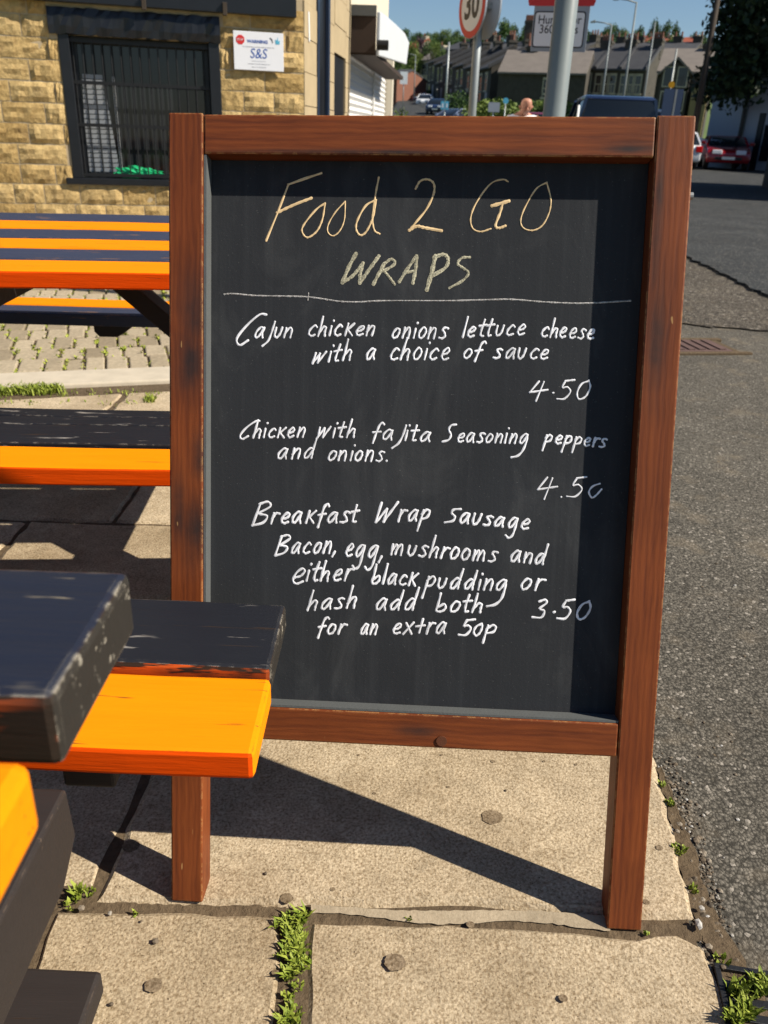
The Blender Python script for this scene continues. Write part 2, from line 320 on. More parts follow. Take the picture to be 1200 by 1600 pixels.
# ------------------------------------------------------------------ ground
def sheet(name, xs, ys, mat, off, zf=land):
    m = MB(); nx = len(xs)
    m.v = [(x, y, zf(x, y)+off) for y in ys for x in xs]
    m.f = [(j*nx+i, j*nx+i+1, (j+1)*nx+i+1, (j+1)*nx+i) for j in range(len(ys)-1) for i in range(nx-1)]
    return struct(m.obj(name, mat, fix=False))
def lin(a, b, n): return [a+(b-a)*i/(n-1) for i in range(n)]
ysT = lin(-40, 8, 9)+[10+3*i for i in range(40)]+[130+12*i for i in range(26)]+[460, 600, 900, 1500]
m = MB(); NX = 61
for y in ysT:
    for i in range(NX):
        t = (i-30)/30; x = t*abs(t)**.3*max(60, 1.1*y+40); m.v.append((x, y, land(x, y)-(.10 if y < 60 else .3)))
m.f = [(j*NX+i, j*NX+i+1, (j+1)*NX+i+1, (j+1)*NX+i) for j in range(len(ysT)-1) for i in range(NX-1)]
struct(m.obj('terrain', M['grass_field'], smooth=True, fix=False))
sheet('soil', lin(-3, .47, 40), lin(-.6, 4.2, 40), M['soil'], -.0075)
sheet('road', lin(-1.2, 46, 60), lin(3.2, 62, 60), M['road'], -.02)
sheet('old_tarmac', lin(.43, 3.2, 24), lin(-1.5, 5.6, 40), M['tarmac'], -.010)
def blob_sheet(name, pts, mat, off, n=6, jit=.02, seed=1):       # flat patch with a ragged outline
    r = random.Random(seed); P = []
    for i, a in enumerate(pts):
        b = pts[(i+1) % len(pts)]
        for k in range(n):
            t = k/n; P.append((a[0]+(b[0]-a[0])*t+r.uniform(-jit, jit), a[1]+(b[1]-a[1])*t+r.uniform(-jit, jit)))
    m = MB(); m.add([(x, y, land(x, y)+off) for x, y in P], [tuple(range(len(P)))])
    return struct(m.obj(name, mat, fix=False))
def gp(*px): return [gnd(*q).to_2d()[:] for q in px]
blob_sheet('worn_tarmac', [(1.0, 5.0), (1.9, 5.25), (2.6, 5.15), (3.0, 5.0), (2.95, 6.3), (2.9, 8.5), (1.5, 8.7), (.8, 8.6)], M['worn'], .000, 8, .05)
edge = []
r = random.Random(3)
for i in range(40):                                             # broken lip of the newer asphalt
    t = i/39; edge.append((2.92-.12*t+r.uniform(-.03, .03), 8.7-3.2*t))
m = MB()
for i in range(39):
    (x0, y0), (x1, y1) = edge[i], edge[i+1]; m.hexa([(x0, y0, -.03), (x0+.6, y0, -.03), (x1+.6, y1, -.03), (x1, y1, -.03), (x0, y0, .022), (x0+.6, y0, .008), (x1+.6, y1, .008), (x1, y1, .022)])
struct(m.obj('road_edge', M['road']))
blob_sheet('street', gp((611, 182), (616, 165), (628, 146), (641, 129), (651, 129), (668, 148), (690, 168), (725, 182)), M['road'], .06, 3, .02)
# pavement slabs
def ring(pts, jit, n, r):
    P = []
    for i, a in enumerate(pts):
        b = pts[(i+1) % len(pts)]; k = max(2, int(math.dist(a, b)/n))
        for j in range(k):
            t = j/k; P.append((a[0]+(b[0]-a[0])*t+r.uniform(-jit, jit), a[1]+(b[1]-a[1])*t+r.uniform(-jit, jit)))
    return P
pav = MB(); r = random.Random(11)
def slab(pts, jit=.004, dz=0):
    P = ring(pts, jit, .035, r); n = len(P)
    c = (sum(p[0] for p in P)/n, sum(p[1] for p in P)/n); inn = [(p[0]+(c[0]-p[0])*.012/max(.05, math.dist(p, c))*1.0, p[1]+(c[1]-p[1])*.012/max(.05, math.dist(p, c))) for p in P]
    V = [(x, y, land(x, y)-.06) for x, y in P]+[(x, y, land(x, y)-.008+dz) for x, y in P]+[(x, y, land(x, y)+dz) for x, y in inn]
    pav.add(V, [(i, (i+1) % n, n+(i+1) % n, n+i) for i in range(n)]+[(n+i, n+(i+1) % n, 2*n+(i+1) % n, 2*n+i) for i in range(n)]+[tuple(range(2*n, 3*n))])
eA = gp((1083, 1430), (1074, 1385), (1060, 1330), (1042, 1250), (1024, 1190))
slab(gp((150, 1405), (300, 1412), (480, 1412), (700, 1410), (950, 1430))+eA+[(.54, 1.40), (.54, 1.72), (-.385, 1.70)])
slab(gp((88, 1420), (250, 1418), (434, 1425), (441, 1500), (431, 1600))+[(-.09, .3), (-.45, .3)], dz=-.002, jit=.0025)
slab(gp((482, 1437), (690, 1437), (900, 1450), (1000, 1460), (1060, 1450), (1098, 1472), (1118, 1505), (1138, 1550), (1152, 1600))+[(.5, .3), (-.062, .3)], dz=-.003, jit=.003)
slab([(-.42, .88), (-.405, 1.12), (-.40, 1.70), (-1.0, 1.70), (-1.0, .84)], dz=-.004)
for (x0, x1, y0, y1) in ((-.47, -1.05, .3, .83), (-1.02, -1.7, .84, 1.70), (-1.08, -1.7, .3, .82)): slab([(x0, y0), (x0, y1), (x1, y1), (x1, y0)])
for (y0, y1, xs) in ((1.72, 2.12, (.54, -.35, -1.02, -1.8, -2.5)), (2.14, 2.78, (.54, .0, -.78, -1.5, -2.3))):
    for a, b in zip(xs, xs[1:]): slab([(a-.012, y0), (a-.012, y1), (b, y1), (b, y0)], dz=r.uniform(-.003, .003))
for a, b in ((.54, -.3), (-.31, -1.1), (-1.11, -1.9), (-1.91, -2.6)):
    f = lambda x: 3.30+.32*(x+1.63)-.13
    slab([(a-.012, 2.80), (a-.012, f(a)), (b, f(b)), (b, 2.80)], dz=r.uniform(-.003, .003))
struct(pav.obj('pavement', M['slab']))
m = MB()
def strip(px_far, px_near, dz):
    A = [gnd(*q) for q in px_far]; B = [gnd(*q) for q in px_near]; n = len(A); o = len(m.v)
    m.v += [(p.x, p.y, p.z+dz) for p in A]+[(p.x, p.y, p.z+dz-.003) for p in B]; m.f += [(o+i, o+i+1, o+n+i+1, o+n+i) for i in range(n-1)]
rs = random.Random(17); us = [486+9*i for i in range(53)]
mid_ = lambda u: 1418+.043*(u-430)
strip([(u, mid_(u)-8+rs.uniform(-.8, .8)+4*math.sin(u*.013)) for u in us], [(u, mid_(u)+8+rs.uniform(-1.2, 1.2)+5*math.sin(u*.021)) for u in us], .0004)
struct(m.obj('mortar_band', M['mortar'], fix=False)); m = MB()
us = [90+7*i for i in range(52)]
strip([(u, 1406+.02*(u-150)+rs.uniform(-3, 2)) for u in us], [(u, 1425+.02*(u-150)+rs.uniform(-2, 3)) for u in us], -.006)
us = [470+7*i for i in range(92)]
strip([(u, 1424+.03*(u-480)+rs.uniform(-3, 2)) for u in us], [(u, 1452+.022*(u-480)+rs.uniform(-2, 3)) for u in us], -.0045)
struct(m.obj('joint_soil', M['soil'], fix=False))
# chewing gum spots and dirt flattened on the slabs
sp = MB(); r = random.Random(5)
for (u, v, rad) in ((769, 1277, .018), (617, 1504, .015), (448, 1404, .010), (205, 1322, .014), (240, 1540, .012), (735, 1445, .006), (1030, 1325, .006), (520, 1390, .004), (585, 1240, .003), (700, 1230, .003), (850, 1190, .003), (690, 1180, .003), (900, 1195, .003), (770, 1190, .004), (455, 1490, .007), (430, 1520, .005), (880, 1560, .006), (560, 1180, .003), (1010, 1410, .005)):
    c = gnd(u, v); n = 26; sp.add([(c.x+rad*r.uniform(.90, 1.06)*math.cos(k*2*math.pi/n), c.y+rad*r.uniform(.80, .96)*math.sin(k*2*math.pi/n), c.z+.0009) for k in range(n)], [tuple(range(n))])
tag(sp.obj('gum_stain', M['gum'], fix=False), 'dark chewing gum spots trodden flat on the slabs', 'stains', kind='stuff')
# pebbles
pb = MB(); r = random.Random(9)
def pebble(c, s, r):
    bm = bmesh.new(); bmesh.ops.create_icosphere(bm, subdivisions=1, radius=1)
    o = len(pb.v); k = [r.uniform(.6, 1.2) for _ in range(3)]
    pb.add([(c[0]+v.co.x*s*k[0]*r.uniform(.85, 1.15), c[1]+v.co.y*s*k[1]*r.uniform(.85, 1.15), c[2]+s*.4+v.co.z*s*.7*k[2]) for v in bm.verts], [[v.index for v in f.verts] for f in bm.faces]); bm.free()
for (u, v, s) in ((243, 1472, .006), (128, 1420, .006), (172, 1428, .004), (415, 1366, .004), (1091, 1446, .008), (1096, 1420, .005), (1065, 1295, .004), (1058, 1300, .004), (221, 1440, .003), (1130, 1512, .004), (174, 1570, .004), (790, 1236, .003)): pebble(gnd(u, v), s, r)
for k in range(1500):
    t = r.random(); u = 1030+118*t+r.gauss(9, 14); v = 1190+400*t+r.uniform(-20, 20); p = gnd(u, v)
    if p.x > .44: pebble((p.x, p.y, p.z-.010), r.uniform(.0010, .0034) if r.random() < .96 else r.uniform(.004, .006), r)
for k in range(60): p = gnd(r.uniform(1040, 1199), r.uniform(560, 1500)); pebble((p.x, p.y, p.z-.011), r.uniform(.001, .004)*p.y**.5, r)
tag(pb.obj('gravel', M['gravel']), 'small loose pebbles and grit along the pavement edge', 'gravel', kind='stuff')
# soil band between slabs and tarmac
blob_sheet('soil_edge', gp((1026, 1195), (1042, 1250), (1060, 1330), (1085, 1430), (1120, 1500), (1150, 1600), (1215, 1600), (1185, 1530), (1140, 1460), (1110, 1400), (1082, 1310), (1058, 1250), (1036, 1195)), M['soil'], -.006, 6, .004)
# kerb and setts, in a frame turned 17.8 degrees
K0 = gnd(0, 610); ka = R(17.8); kx = Vector((math.cos(ka), math.sin(ka), 0)); ky = Vector((-math.sin(ka), math.cos(ka), 0)); K0 = Vector((K0.x, K0.y, 0))
def kf(x, y, z=0): return K0+kx*x+ky*y+Vector((0, 0, z))
m = MB(); x = -2.2
for L in (.95, 1.05, .98, .36, 1.02, .9):
    m.hexa([kf(x+.006, .0, -.08), kf(x+L-.006, .0, -.08), kf(x+L-.006, .24, -.08), kf(x+.006, .24, -.08), kf(x+.006, .012, .012), kf(x+L-.006, .012, .012), kf(x+L-.006, .235, .012), kf(x+.006, .235, .012)]); x += L
struct(m.obj('kerb', M['kerb'], bevel=.008))
m = MB(); r = random.Random(2); moss = []
y = .26
while y < 4.6:
    x = -2.6+r.uniform(0, .05); dl = r.uniform(.17, .24)
    while x < 3.2:
        wd = r.uniform(.085, .115); g_ = .005; h = r.uniform(-.004, .006)
        t = [r.uniform(-.003, .003) for _ in range(4)]
        m.hexa([kf(x+g_, y+g_, -.06), kf(x+wd-g_, y+g_, -.06), kf(x+wd-g_, y+dl-g_, -.06), kf(x+g_, y+dl-g_, -.06)]+[kf(x+a, y+b, h+t[i]) for i, (a, b) in enumerate(((g_, g_), (wd-g_, g_), (wd-g_, dl-g_), (g_, dl-g_)))])
        for q in range(6): moss.append(kf(x+r.uniform(-.004, .006), y+r.uniform(0, dl), .000))
        if r.random() < .35: moss.append(kf(x+r.uniform(0, wd), y+r.uniform(-.006, .006), .000))
        x += wd
    y += dl
struct(m.obj('cobbles', M['sett'], bevel=.007))
sheetK = MB(); sheetK.add([kf(-3, .2, -.012), kf(3.6, .2, -.012), kf(3.6, 5, -.012), kf(-3, 5, -.012)], [(0, 1, 2, 3)]); struct(sheetK.obj('yard_soil', M['soil'], fix=False))
# grass tufts
def blades(mb, c, n, rad, h, r, lean=.6, wd=.0016):
    for _ in range(n):
        a = r.uniform(0, 6.28); d = rad*math.sqrt(r.random()); b = Vector((c[0]+math.cos(a)*d, c[1]+math.sin(a)*d, c[2]-.004)); hh = h*r.uniform(.4, 1.1); a2 = r.uniform(0, 6.28); l = hh*lean*r.uniform(.2, 1.2)
        t = Vector((math.cos(a2)*l, math.sin(a2)*l, 0)); s = Vector((-math.sin(a2), math.cos(a2), 0))*wd*r.uniform(.7, 1.6)
        mid = b+t*.4+Vector((0, 0, hh*.65)); o = len(mb.v)
        mb.v += [tuple(b-s), tuple(b+s), tuple(mid-s*1.1), tuple(mid+s*1.1), tuple(b+t+Vector((0, 0, hh)))]; mb.f += [(o, o+1, o+3, o+2), (o+2, o+3, o+4)]
gr = MB(); r = random.Random(21)
def tuft(u, v, n, rad, h, lean=.8): p = gnd(u, v); blades(gr, (p.x, p.y, p.z), n, rad, h, r, lean)
for k in range(46):
    t = k/45; wv = .75 if .02 < t < .55 else (.22 if t < .86 else .6)
    for q in range(int(3*wv)+1): tuft(461-6*t+r.gauss(0, 8*wv+2)+7*math.sin(k*.7), 1428+172*t+r.uniform(-5, 5), r.randint(3, int(14*wv)+4), .006, (.010*wv+.005)*r.uniform(.5, 1.3), 1.3)
for (u, v, n, rad, h) in ((1062, 1326, 48, .012, .008), (1046, 1252, 30, .008, .008), (1036, 1225, 15, .006, .008), (1085, 1388, 24, .007, .008), (1150, 1548, 60, .010, .02), (1160, 1580, 110, .013, .022), (1148, 1592, 80, .012, .02), (1190, 1536, 90, .016, .016), (1175, 1545, 60, .014, .012), (1128, 1500, 18, .01, .01), (122, 1396, 40, .008, .018), (112, 1410, 30, .012, .01), (140, 1390, 18, .01, .008), (212, 1427, 14, .005, .008), (640, 1434, 10, .004, .006), (1010, 1455, 8, .005, .005), (385, 1314, 16, .006, .003)): tuft(u, v, n, rad, h)
for k in range(60): tuft(r.uniform(0, 90), 606+r.uniform(0, 8), 18, .03, .03)
for k in range(50): tuft(r.uniform(0, 262), r.choice((612, 616, 630))+r.uniform(-2, 2), 5, .03, .018)
for k in range(14): tuft(236+r.uniform(-4, 4), 626+r.uniform(-4, 4), 8, .02, .03)
tag(gr.obj('grass', M['blade'], fix=False), 'bright green grass sprouting from the paving joints', 'grass', kind='stuff')
ms = MB()
for c in moss: blades(ms, c, 4 if math.sin(c.x*3+c.y*2)+math.sin(c.y*5-c.x*4) > -.5 else 1, .016, r.choice((.008, .012, .018)), r, 1.5, .0035)
tag(ms.obj('moss', M['moss'], fix=False), 'moss and weeds growing in the joints of the cobbles', 'moss', kind='stuff')
# covers in the ground
t = thing('utility_cover', 'rusty reddish square iron cover sunk in the broken tarmac behind the board', 'utility cover', tuple(gnd(1086, 541)), R(10))
MB().box(-.30, .16, -.13, .13, -.02, .006).obj('cover_plate', M['rust'], t, .004)
m = MB()
for i in range(7): m.box(-.28+.062*i, -.245+.062*i, -.11, .11, .006, .012)
m.obj('raised_rib', M['rust'], t)
MB().box(-.33, .24, .13, .17, -.02, .010).box(-.33, .26, -.165, -.13, -.02, .004).box(.16, .20, -.13, .13, -.02, .004).obj('surround', M['soil'], t, .006)
t = thing('drain_grate', 'small dark iron drain grid at the pavement edge in the bottom corner', 'drain grate', tuple(gnd(1188, 1588)), R(-8))
m = MB().box(-.045, .075, -.07, -.062, -.02, 0).box(-.045, .075, .062, .07, -.02, 0).box(-.045, -.037, -.062, .062, -.02, 0)
m.obj('rim', M['iron'], t, .001)
m = MB()
for i in range(5): m.box(-.036, .075, -.052+.022*i, -.040+.022*i, -.02, -.003)
m.obj('bars', M['iron'], t, .001)

# ------------------------------------------------------------------ chalkboard
BX, BY, BYAW, BLEAN, BW, BL, BROLL = -.293, .856, -.049, .318, .688, 1.117, .030
ax = Vector((math.cos(BYAW)*math.cos(BROLL), math.sin(BYAW)*math.cos(BROLL), math.sin(BROLL)))
n0 = Vector((-math.sin(BYAW), math.cos(BYAW), 0)); up = Vector((0, 0, 1))*math.cos(BLEAN)+n0*math.sin(BLEAN); up = (up-ax*up.dot(ax)).normalized(); yy = up.cross(ax)
BM = Matrix(((ax.x, yy.x, up.x, BX), (ax.y, yy.y, up.y, BY), (ax.z, yy.z, up.z, land(BX, BY)), (0, 0, 0, 1)))
board = thing('chalkboard_sign', 'tall brown wooden A-frame chalkboard with a handwritten wraps menu and prices', 'chalkboard')
board.matrix_world = BM; BI = BM.inverted()
PW, DEP, Z1, Z2, ZT = .047, .028, .256, .305, BL-.052
MB().box(0, PW, 0, .045, 0, BL).obj('post', M['post_l'], board, .0025)['label'] = 'left post with dark smears rubbed on the stain'
MB().box(BW-.049, BW, 0, .045, -.002, BL).obj('post', M['post_r'], board, .0025)
MB().box(PW+.0006, BW-.0496, .0012, .045, ZT, BL-.0015).obj('top_rail', M['rail_t'], board, .0025)
MB().box(PW+.0006, BW-.0496, .0012, .045, Z1, Z2).obj('bottom_rail', M['rail_b'], board, .0025)
panel = MB().box(PW+.0007, BW-.0497, DEP, DEP+.012, Z2+.0003, ZT-.0003).obj('panel', M['slate'], board)
MB().box(PW+.0006, PW+.004, .003, DEP-.0004, Z2+.004, ZT-.0004).box(PW+.004, BW-.0500, .003, DEP-.0004, Z2+.0004, Z2+.0036).obj('bead', M['bead'], board)
rear = .47; rm = Matrix.Translation((0, .047, BL)) @ Matrix.Rotation(rear, 4, 'X') @ Matrix.Translation((0, 0, -BL))
rf = MB().box(.004, .05, 0, .045, .02, BL-.004).box(BW-.05, BW-.004, 0, .045, .02, BL-.004).box(.0505, BW-.0505, 0, .045, ZT, BL-.006).box(.0505, BW-.0505, 0, .045, Z1, Z2).obj('rear_frame', M['post_r'], board, .0025); rf.matrix_local = rm
rp = MB().box(.051, BW-.051, .015, .027, Z2+.001, ZT-.001).obj('rear_panel', M['slate'], board); rp.matrix_local = rm
kn = MB()
c = BI @ aty(690, 1157, .9)
def on_panel(u, v, y=DEP):
    o = BI @ Vector((0, 0, EYE)); d = BI.to_3x3() @ Vector(ray(u, v)); t = (y-o.y)/d.y; q = o+d*t; return (q.x, q.z)
kx_, kz_ = on_panel(690, 1158, 0); MB().disc((kx_, .0006, kz_), .0075, (0, 1, 0), .0024, 20).obj('knot', plain('wood_knot', (.11, .034, .013), .6, .3, 60), board)
s = MB().disc((BW+.004, .02, on_panel(1083, 300, 0)[1]), .005, (1, 0, 0), .008, 12).obj('screw_head', M['steel'], board)

# handwriting: single-stroke letters swept on the panel as raised ribbons of chalk
def cat(P, k=5):
    P = [np.array(p, float) for p in P]
    if len(P) < 3: return [P[0]+(P[-1]-P[0])*i/4 for i in range(5)]
    Q = [2*P[0]-P[1]]+P+[2*P[-1]-P[-2]]; out = []
    for i in range(1, len(Q)-2):
        for j in range(k):
            t = j/k; a, b, c_, d = Q[i-1:i+3]; out.append(.5*((2*b)+(c_-a)*t+(2*a-5*b+4*c_-d)*t*t+(3*b-a-3*c_+d)*t**3))
    return out+[P[-1]]
def ribbon(mb, P, wd, y, lift=.0007):
    P = [np.array(p) for p in P]; n = len(P); o = len(mb.v); cap = 4; V = []; Fc = []
    for i, p in enumerate(P):
        d = P[min(i+1, n-1)]-P[max(i-1, 0)]; L = np.hypot(*d) or 1; nn = np.array([-d[1], d[0]])/L
        k = wd/2*(.9+.18*math.sin(i*1.7+p[0]*300))
        V += [(p[0]+nn[0]*k, y-.0003, p[1]+nn[1]*k), (p[0], y-lift, p[1]), (p[0]-nn[0]*k, y-.0003, p[1]-nn[1]*k)]
    for i in range(n-1): Fc += [(3*i, 3*i+1, 3*i+4, 3*i+3), (3*i+1, 3*i+2, 3*i+5, 3*i+4)]
    for e, sgn in ((0, -1), (n-1, 1)):
        d = (P[1]-P[0]) if e == 0 else (P[-1]-P[-2]); d = d/(np.hypot(*d) or 1)*sgn; nn = np.array([-d[1], d[0]]); b = len(V)
        V += [(P[e][0]+(nn[0]*math.cos(t)+d[0]*math.sin(t))*wd/2, y-.0003, P[e][1]+(nn[1]*math.cos(t)+d[1]*math.sin(t))*wd/2) for t in [math.pi*q/cap for q in range(cap+1)]]
        Fc += [(3*e+1, b+q+1, b+q) for q in range(cap)]
    mb.add(V, Fc)
BOWL = [(.74, .9), (.45, 1.02), (.1, .55), (.14, .06), (.42, .14), (.74, .9)]
GL = {
 'a': (.95, [BOWL, [(.76, .95), (.70, .4), (.80, .02)]]), 'b': (.85, [[(.12, 1.95), (.07, .8), (.04, .05), (.4, .0), (.68, .35), (.55, .8), (.1, .45)]]),
 'c': (.8, [[(.68, .85), (.45, 1.02), (.12, .6), (.1, .18), (.36, .0), (.66, .14)]]), 'd': (.95, [BOWL, [(.82, 1.95), (.74, .9), (.72, .35), (.74, .02)]]),
 'e': (.8, [[(.1, .45), (.48, .55), (.64, .82), (.45, 1.02), (.16, .72), (.08, .28), (.3, .0), (.66, .14)]]), 'f': (.7, [[(.78, 1.62), (.6, 1.8), (.4, 1.5), (.3, .6), (.2, -.4)], [(.02, .75), (.62, .86)]]),
 'g': (.95, [BOWL, [(.76, .95), (.74, .1), (.62, -.75), (.3, -1.05), (.0, -.8)]]), 'G': (.95, [BOWL, [(.76, .95), (.78, .1), (.6, -.8), (.2, -1.35), (-.45, -1.5)]]),
 'h': (.82, [[(.14, 1.95), (.08, .8), (.02, 0)], [(.05, .35), (.36, .92), (.6, .82), (.58, .4), (.62, 0)]]), 'i': (.38, [[(.12, 1), (.08, .02)], [(.2, 1.58), (.21, 1.61)]]),
 'j': (.55, [[(.5, 1.6), (.42, .6), (.22, -.3), (-.2, -.85)]]), 'k': (.8, [[(.12, 1.12), (.03, 0)], [(.68, 1.12), (.14, .5)], [(.2, .55), (.66, 0)]]),
 'l': (.32, [[(.16, 1.95), (.06, 0)]]), 'm': (1.12, [[(.06, 1), (.03, 0)], [(.05, .4), (.3, 1.0), (.46, .8), (.42, .05)], [(.44, .45), (.7, 1.02), (.9, .8), (.9, 0)]]),
 'n': (.82, [[(.08, 1), (.04, 0)], [(.05, .4), (.36, .98), (.62, .82), (.6, 0)]]), 'o': (.82, [[(.62, .88), (.35, 1.02), (.07, .5), (.18, .03), (.5, .12), (.68, .6), (.6, .92)]]),
 'p': (.85, [[(.12, 1), (.06, .2), (-.04, -.95)], [(.07, .6), (.4, 1.05), (.7, .82), (.55, .28), (.08, .12)]]), 'r': (.64, [[(.1, 1), (.05, 0)], [(.06, .45), (.3, .96), (.62, .95)]]),
 's': (.72, [[(.64, .92), (.38, 1.02), (.16, .82), (.38, .52), (.5, .22), (.28, .0), (.0, .06)]]), 't': (.6, [[(.3, 1.65), (.18, .6), (.2, .06), (.44, .06)], [(-.08, 1.02), (.56, 1.12)]]),
 'u': (.82, [[(.08, 1), (.08, .3), (.28, .0), (.56, .3), (.68, 1)]]), 'w': (1.08, [[(.1, 1.02), (.03, .02)], [(.03, .02), (.5, .95)], [(.5, .95), (.48, .02)], [(.48, .02), (1.0, 1.1)]]),
 'x': (.85, [[(.02, 1.05), (.7, 0)], [(.66, 1.1), (.0, -.05)]]), '+': (.72, [[(.34, 1.4), (.26, .1)], [(-.1, .7), (.62, .82)]]),
 'B': (1.0, [[(.22, 1.9), (.02, 0)], [(.2, 1.85), (.62, 2.0), (.82, 1.6), (.22, 1.02)], [(.22, 1.02), (.74, .78), (.62, .22), (.02, 0)]]), 'C': (1.0, [[(.98, 1.7), (.82, 2.0), (.3, 1.4), (.04, .5), (.2, .0), (.62, .3)]]),
 'D': (1.0, [[(1.0, 1.9), (.72, 1.85), (.3, 1.2), (.04, .4), (.2, .0), (.5, .3)]]),
 'S': (1.15, [[(1.05, 1.95), (.55, 1.85), (.4, 1.35), (.74, .8), (.62, .2), (.0, -.02)]]), 'W': (1.25, [[(.16, 1.9), (.03, .02)], [(.03, .02), (.6, 1.3)], [(.6, 1.3), (.55, .05)], [(.55, .05), (1.25, 2.0)]]),
 '4': (1.55, [[(.62, 2.1), (.05, .85)], [(.05, .85), (1.5, 1.12)], [(1.02, 2.0), (.72, -.15)]]), '5': (1.2, [[(.4, 1.95), (.2, 1.25), (.62, 1.3), (.96, .8), (.6, .08), (-.05, .1)], [(.38, 1.95), (1.1, 2.05)]]),
 '0': (1.2, [[(.82, 1.9), (.32, 1.6), (.06, .7), (.32, .02), (.82, .3), (1.08, 1.2), (.84, 1.95)]]), 'O': (.95, [[(.62, 1.4), (.2, 1.1), (.05, .5), (.25, .0), (.6, .25), (.72, .9), (.62, 1.4)]]),
 'Q': (1.1, [[(.82, 1.5), (.3, 1.25), (.1, .6), (.4, .0), (.7, .3), (1.0, .9)]]),
 '3': (1.2, [[(.2, 1.85), (.7, 2.05), (.86, 1.7), (.36, 1.1), (.82, .85), (.66, .15), (-.1, .2)]]), '.': (.45, [[(.12, .04), (.15, .07)]]), '*': (.5, [[(.12, .75), (.15, .78)]]), ',': (.5, [[(.2, .15), (.05, -.35)]])}
pen = random.Random(4)
def write(mb, word, u0, v0, u1, v1, xh, wd=.0042, slant=.24):
    adv = sum(GL[c][0] for c in word); last = GL[word[-1]][0]; k = math.dist((u0, v0), (u1, v1))/(adv-.18); x = 0
    dx, dy = (u1-u0)/math.dist((u0, v0), (u1, v1)), (v1-v0)/math.dist((u0, v0), (u1, v1))
    for c in word:
        a, st = GL[c]; jx, js, jr = pen.uniform(-.04, .04), pen.uniform(.92, 1.07), pen.uniform(-.04, .04)
        for s_ in st:
            P = []
            for (gx, gy) in s_:
                gx += pen.uniform(-.025, .025); gy = gy*js+pen.uniform(-.025, .025)
                X = (x+gx*.80+jx)*k+gy*xh*(slant+jr)*.9; P.append(on_panel(u0+X*dx, v0+X*dy-gy*xh))
            Q = cat(P, 4) if len(P) != 2 else cat(P); ribbon(mb, Q, wd*pen.uniform(.92, 1.08), DEP)
        x += a
def line(label, words, wd=.0031):
    grp = []
    for q in words:                                # tuples closer than 12 px are one written word
        if grp and abs(q[1]-grp[-1][-1][3]) < 12 or (grp and q[1] < grp[-1][-1][3]): grp[-1].append(q)
        else: grp.append([q])
    for gq in grp:
        mb = MB()
        for q in gq: write(mb, *q, wd=wd)
        o = mb.obj('chalk_word', M['chalk_white'], panel, fix=False); wt = ''.join(q[0] for q in gq).translate(str.maketrans('DGQO*+', 'Cg00.t')); o['label'] = f'white chalk word {wt} in the {label}'
def strokes(label, S_, mat, wds, conv=lambda p: p, smooth=True):
    mb = MB()
    for i, s_ in enumerate(S_): ribbon(mb, cat([on_panel(*conv(p)) for p in s_], 6), wds[i] if hasattr(wds, '__len__') else wds, DEP)
    o = mb.obj('chalk_writing', M[mat], panel, fix=False); o['label'] = label; return o
z4 = lambda p: (p[0]/2.727+260, p[1]/2.727+160)
z5 = lambda p: (p[0]/2.4+700, p[1]/2.4+160)
strokes('large orange chalk heading reading Food 2 GO', [[z4(p) for p in q] for q in (
    [(660, 302), (590, 325), (520, 350)], [(520, 350), (478, 460), (425, 590)], [(472, 470), (545, 436), (618, 408)],
    [(676, 430), (640, 455), (592, 512), (577, 548), (600, 576), (640, 550), (664, 500), (676, 430)], [(762, 422), (720, 468), (690, 520), (688, 553), (710, 569), (738, 548), (758, 500), (762, 422)],
    [(893, 416), (850, 440), (815, 500), (808, 540), (826, 566), (852, 550), (880, 490), (892, 420)], [(905, 320), (890, 400), (878, 490), (886, 545), (908, 560)],
    [(1062, 368), (1082, 335), (1115, 328), (1140, 348), (1138, 392), (1108, 455), (1060, 515), (1035, 545)], [(1035, 545), (1066, 528), (1100, 534), (1172, 547)])]+
    [[z5(p) for p in q] for q in ([(225, 297), (205, 289), (160, 305), (110, 370), (85, 430), (92, 472), (122, 485), (160, 474)], [(165, 388), (228, 370)], [(205, 378), (195, 415), (178, 462), (192, 471), (215, 463)],
    [(371, 300), (330, 325), (288, 395), (272, 445), (285, 473), (320, 480), (355, 460), (380, 410), (385, 360), (370, 300)])], 'chalk_orange', [.0034, .0030, .0040, .0026, .0019, .0029, .0027, .0030, .0044, .0023, .0048, .0036, .0021])
wr = [[(808, 645), (778, 700), (750, 768)], [(750, 768), (795, 738), (838, 685)], [(838, 685), (826, 730), (824, 770)], [(824, 770), (862, 715), (905, 655)], [(928, 688), (905, 730), (882, 775)], [(925, 690), (958, 668), (974, 686), (945, 708), (912, 722)], [(925, 715), (950, 745), (972, 775)],
      [(1066, 655), (1030, 705), (992, 765)], [(1066, 655), (1062, 710), (1050, 770)], [(1012, 728), (1056, 718)], [(1146, 655), (1130, 725), (1110, 798)], [(1140, 662), (1178, 648), (1200, 665), (1188, 705), (1126, 742)]]
strokes('thick yellow chalk heading reading WRAPS', [[z4(p) for p in q] for q in wr]+[[(734, 402), (722, 403), (715, 412), (724, 419), (732, 427), (722, 439), (702, 450)]], 'chalk_yellow', [.0056, .0048, .0052, .0052, .0050, .0042, .0040, .0048, .0052, .0040, .0062, .0052, .0038])
strokes('thin chalk rule drawn under the headings', [[(350, 460), (365, 459), (400, 462), (450, 463), (480, 464), (510, 468), (530, 471), (560, 472), (600, 470), (700, 470), (760, 468.5), (800, 468), (850, 472), (900, 474), (935, 473), (985, 470)], [(482, 458), (481, 469)]], 'chalk_line', [.0024, .0018])
line('first menu line', [('D', 368, 539, 409, 539, 27), ('ajun', 396, 528, 457, 527, 15.5), ('chicken', 480, 525, 584, 524, 15.5), ('onions', 611, 528, 696, 529, 16), ('lettuce', 722, 527, 820, 523, 15), ('cheese', 844, 526, 927, 530, 15.5)])
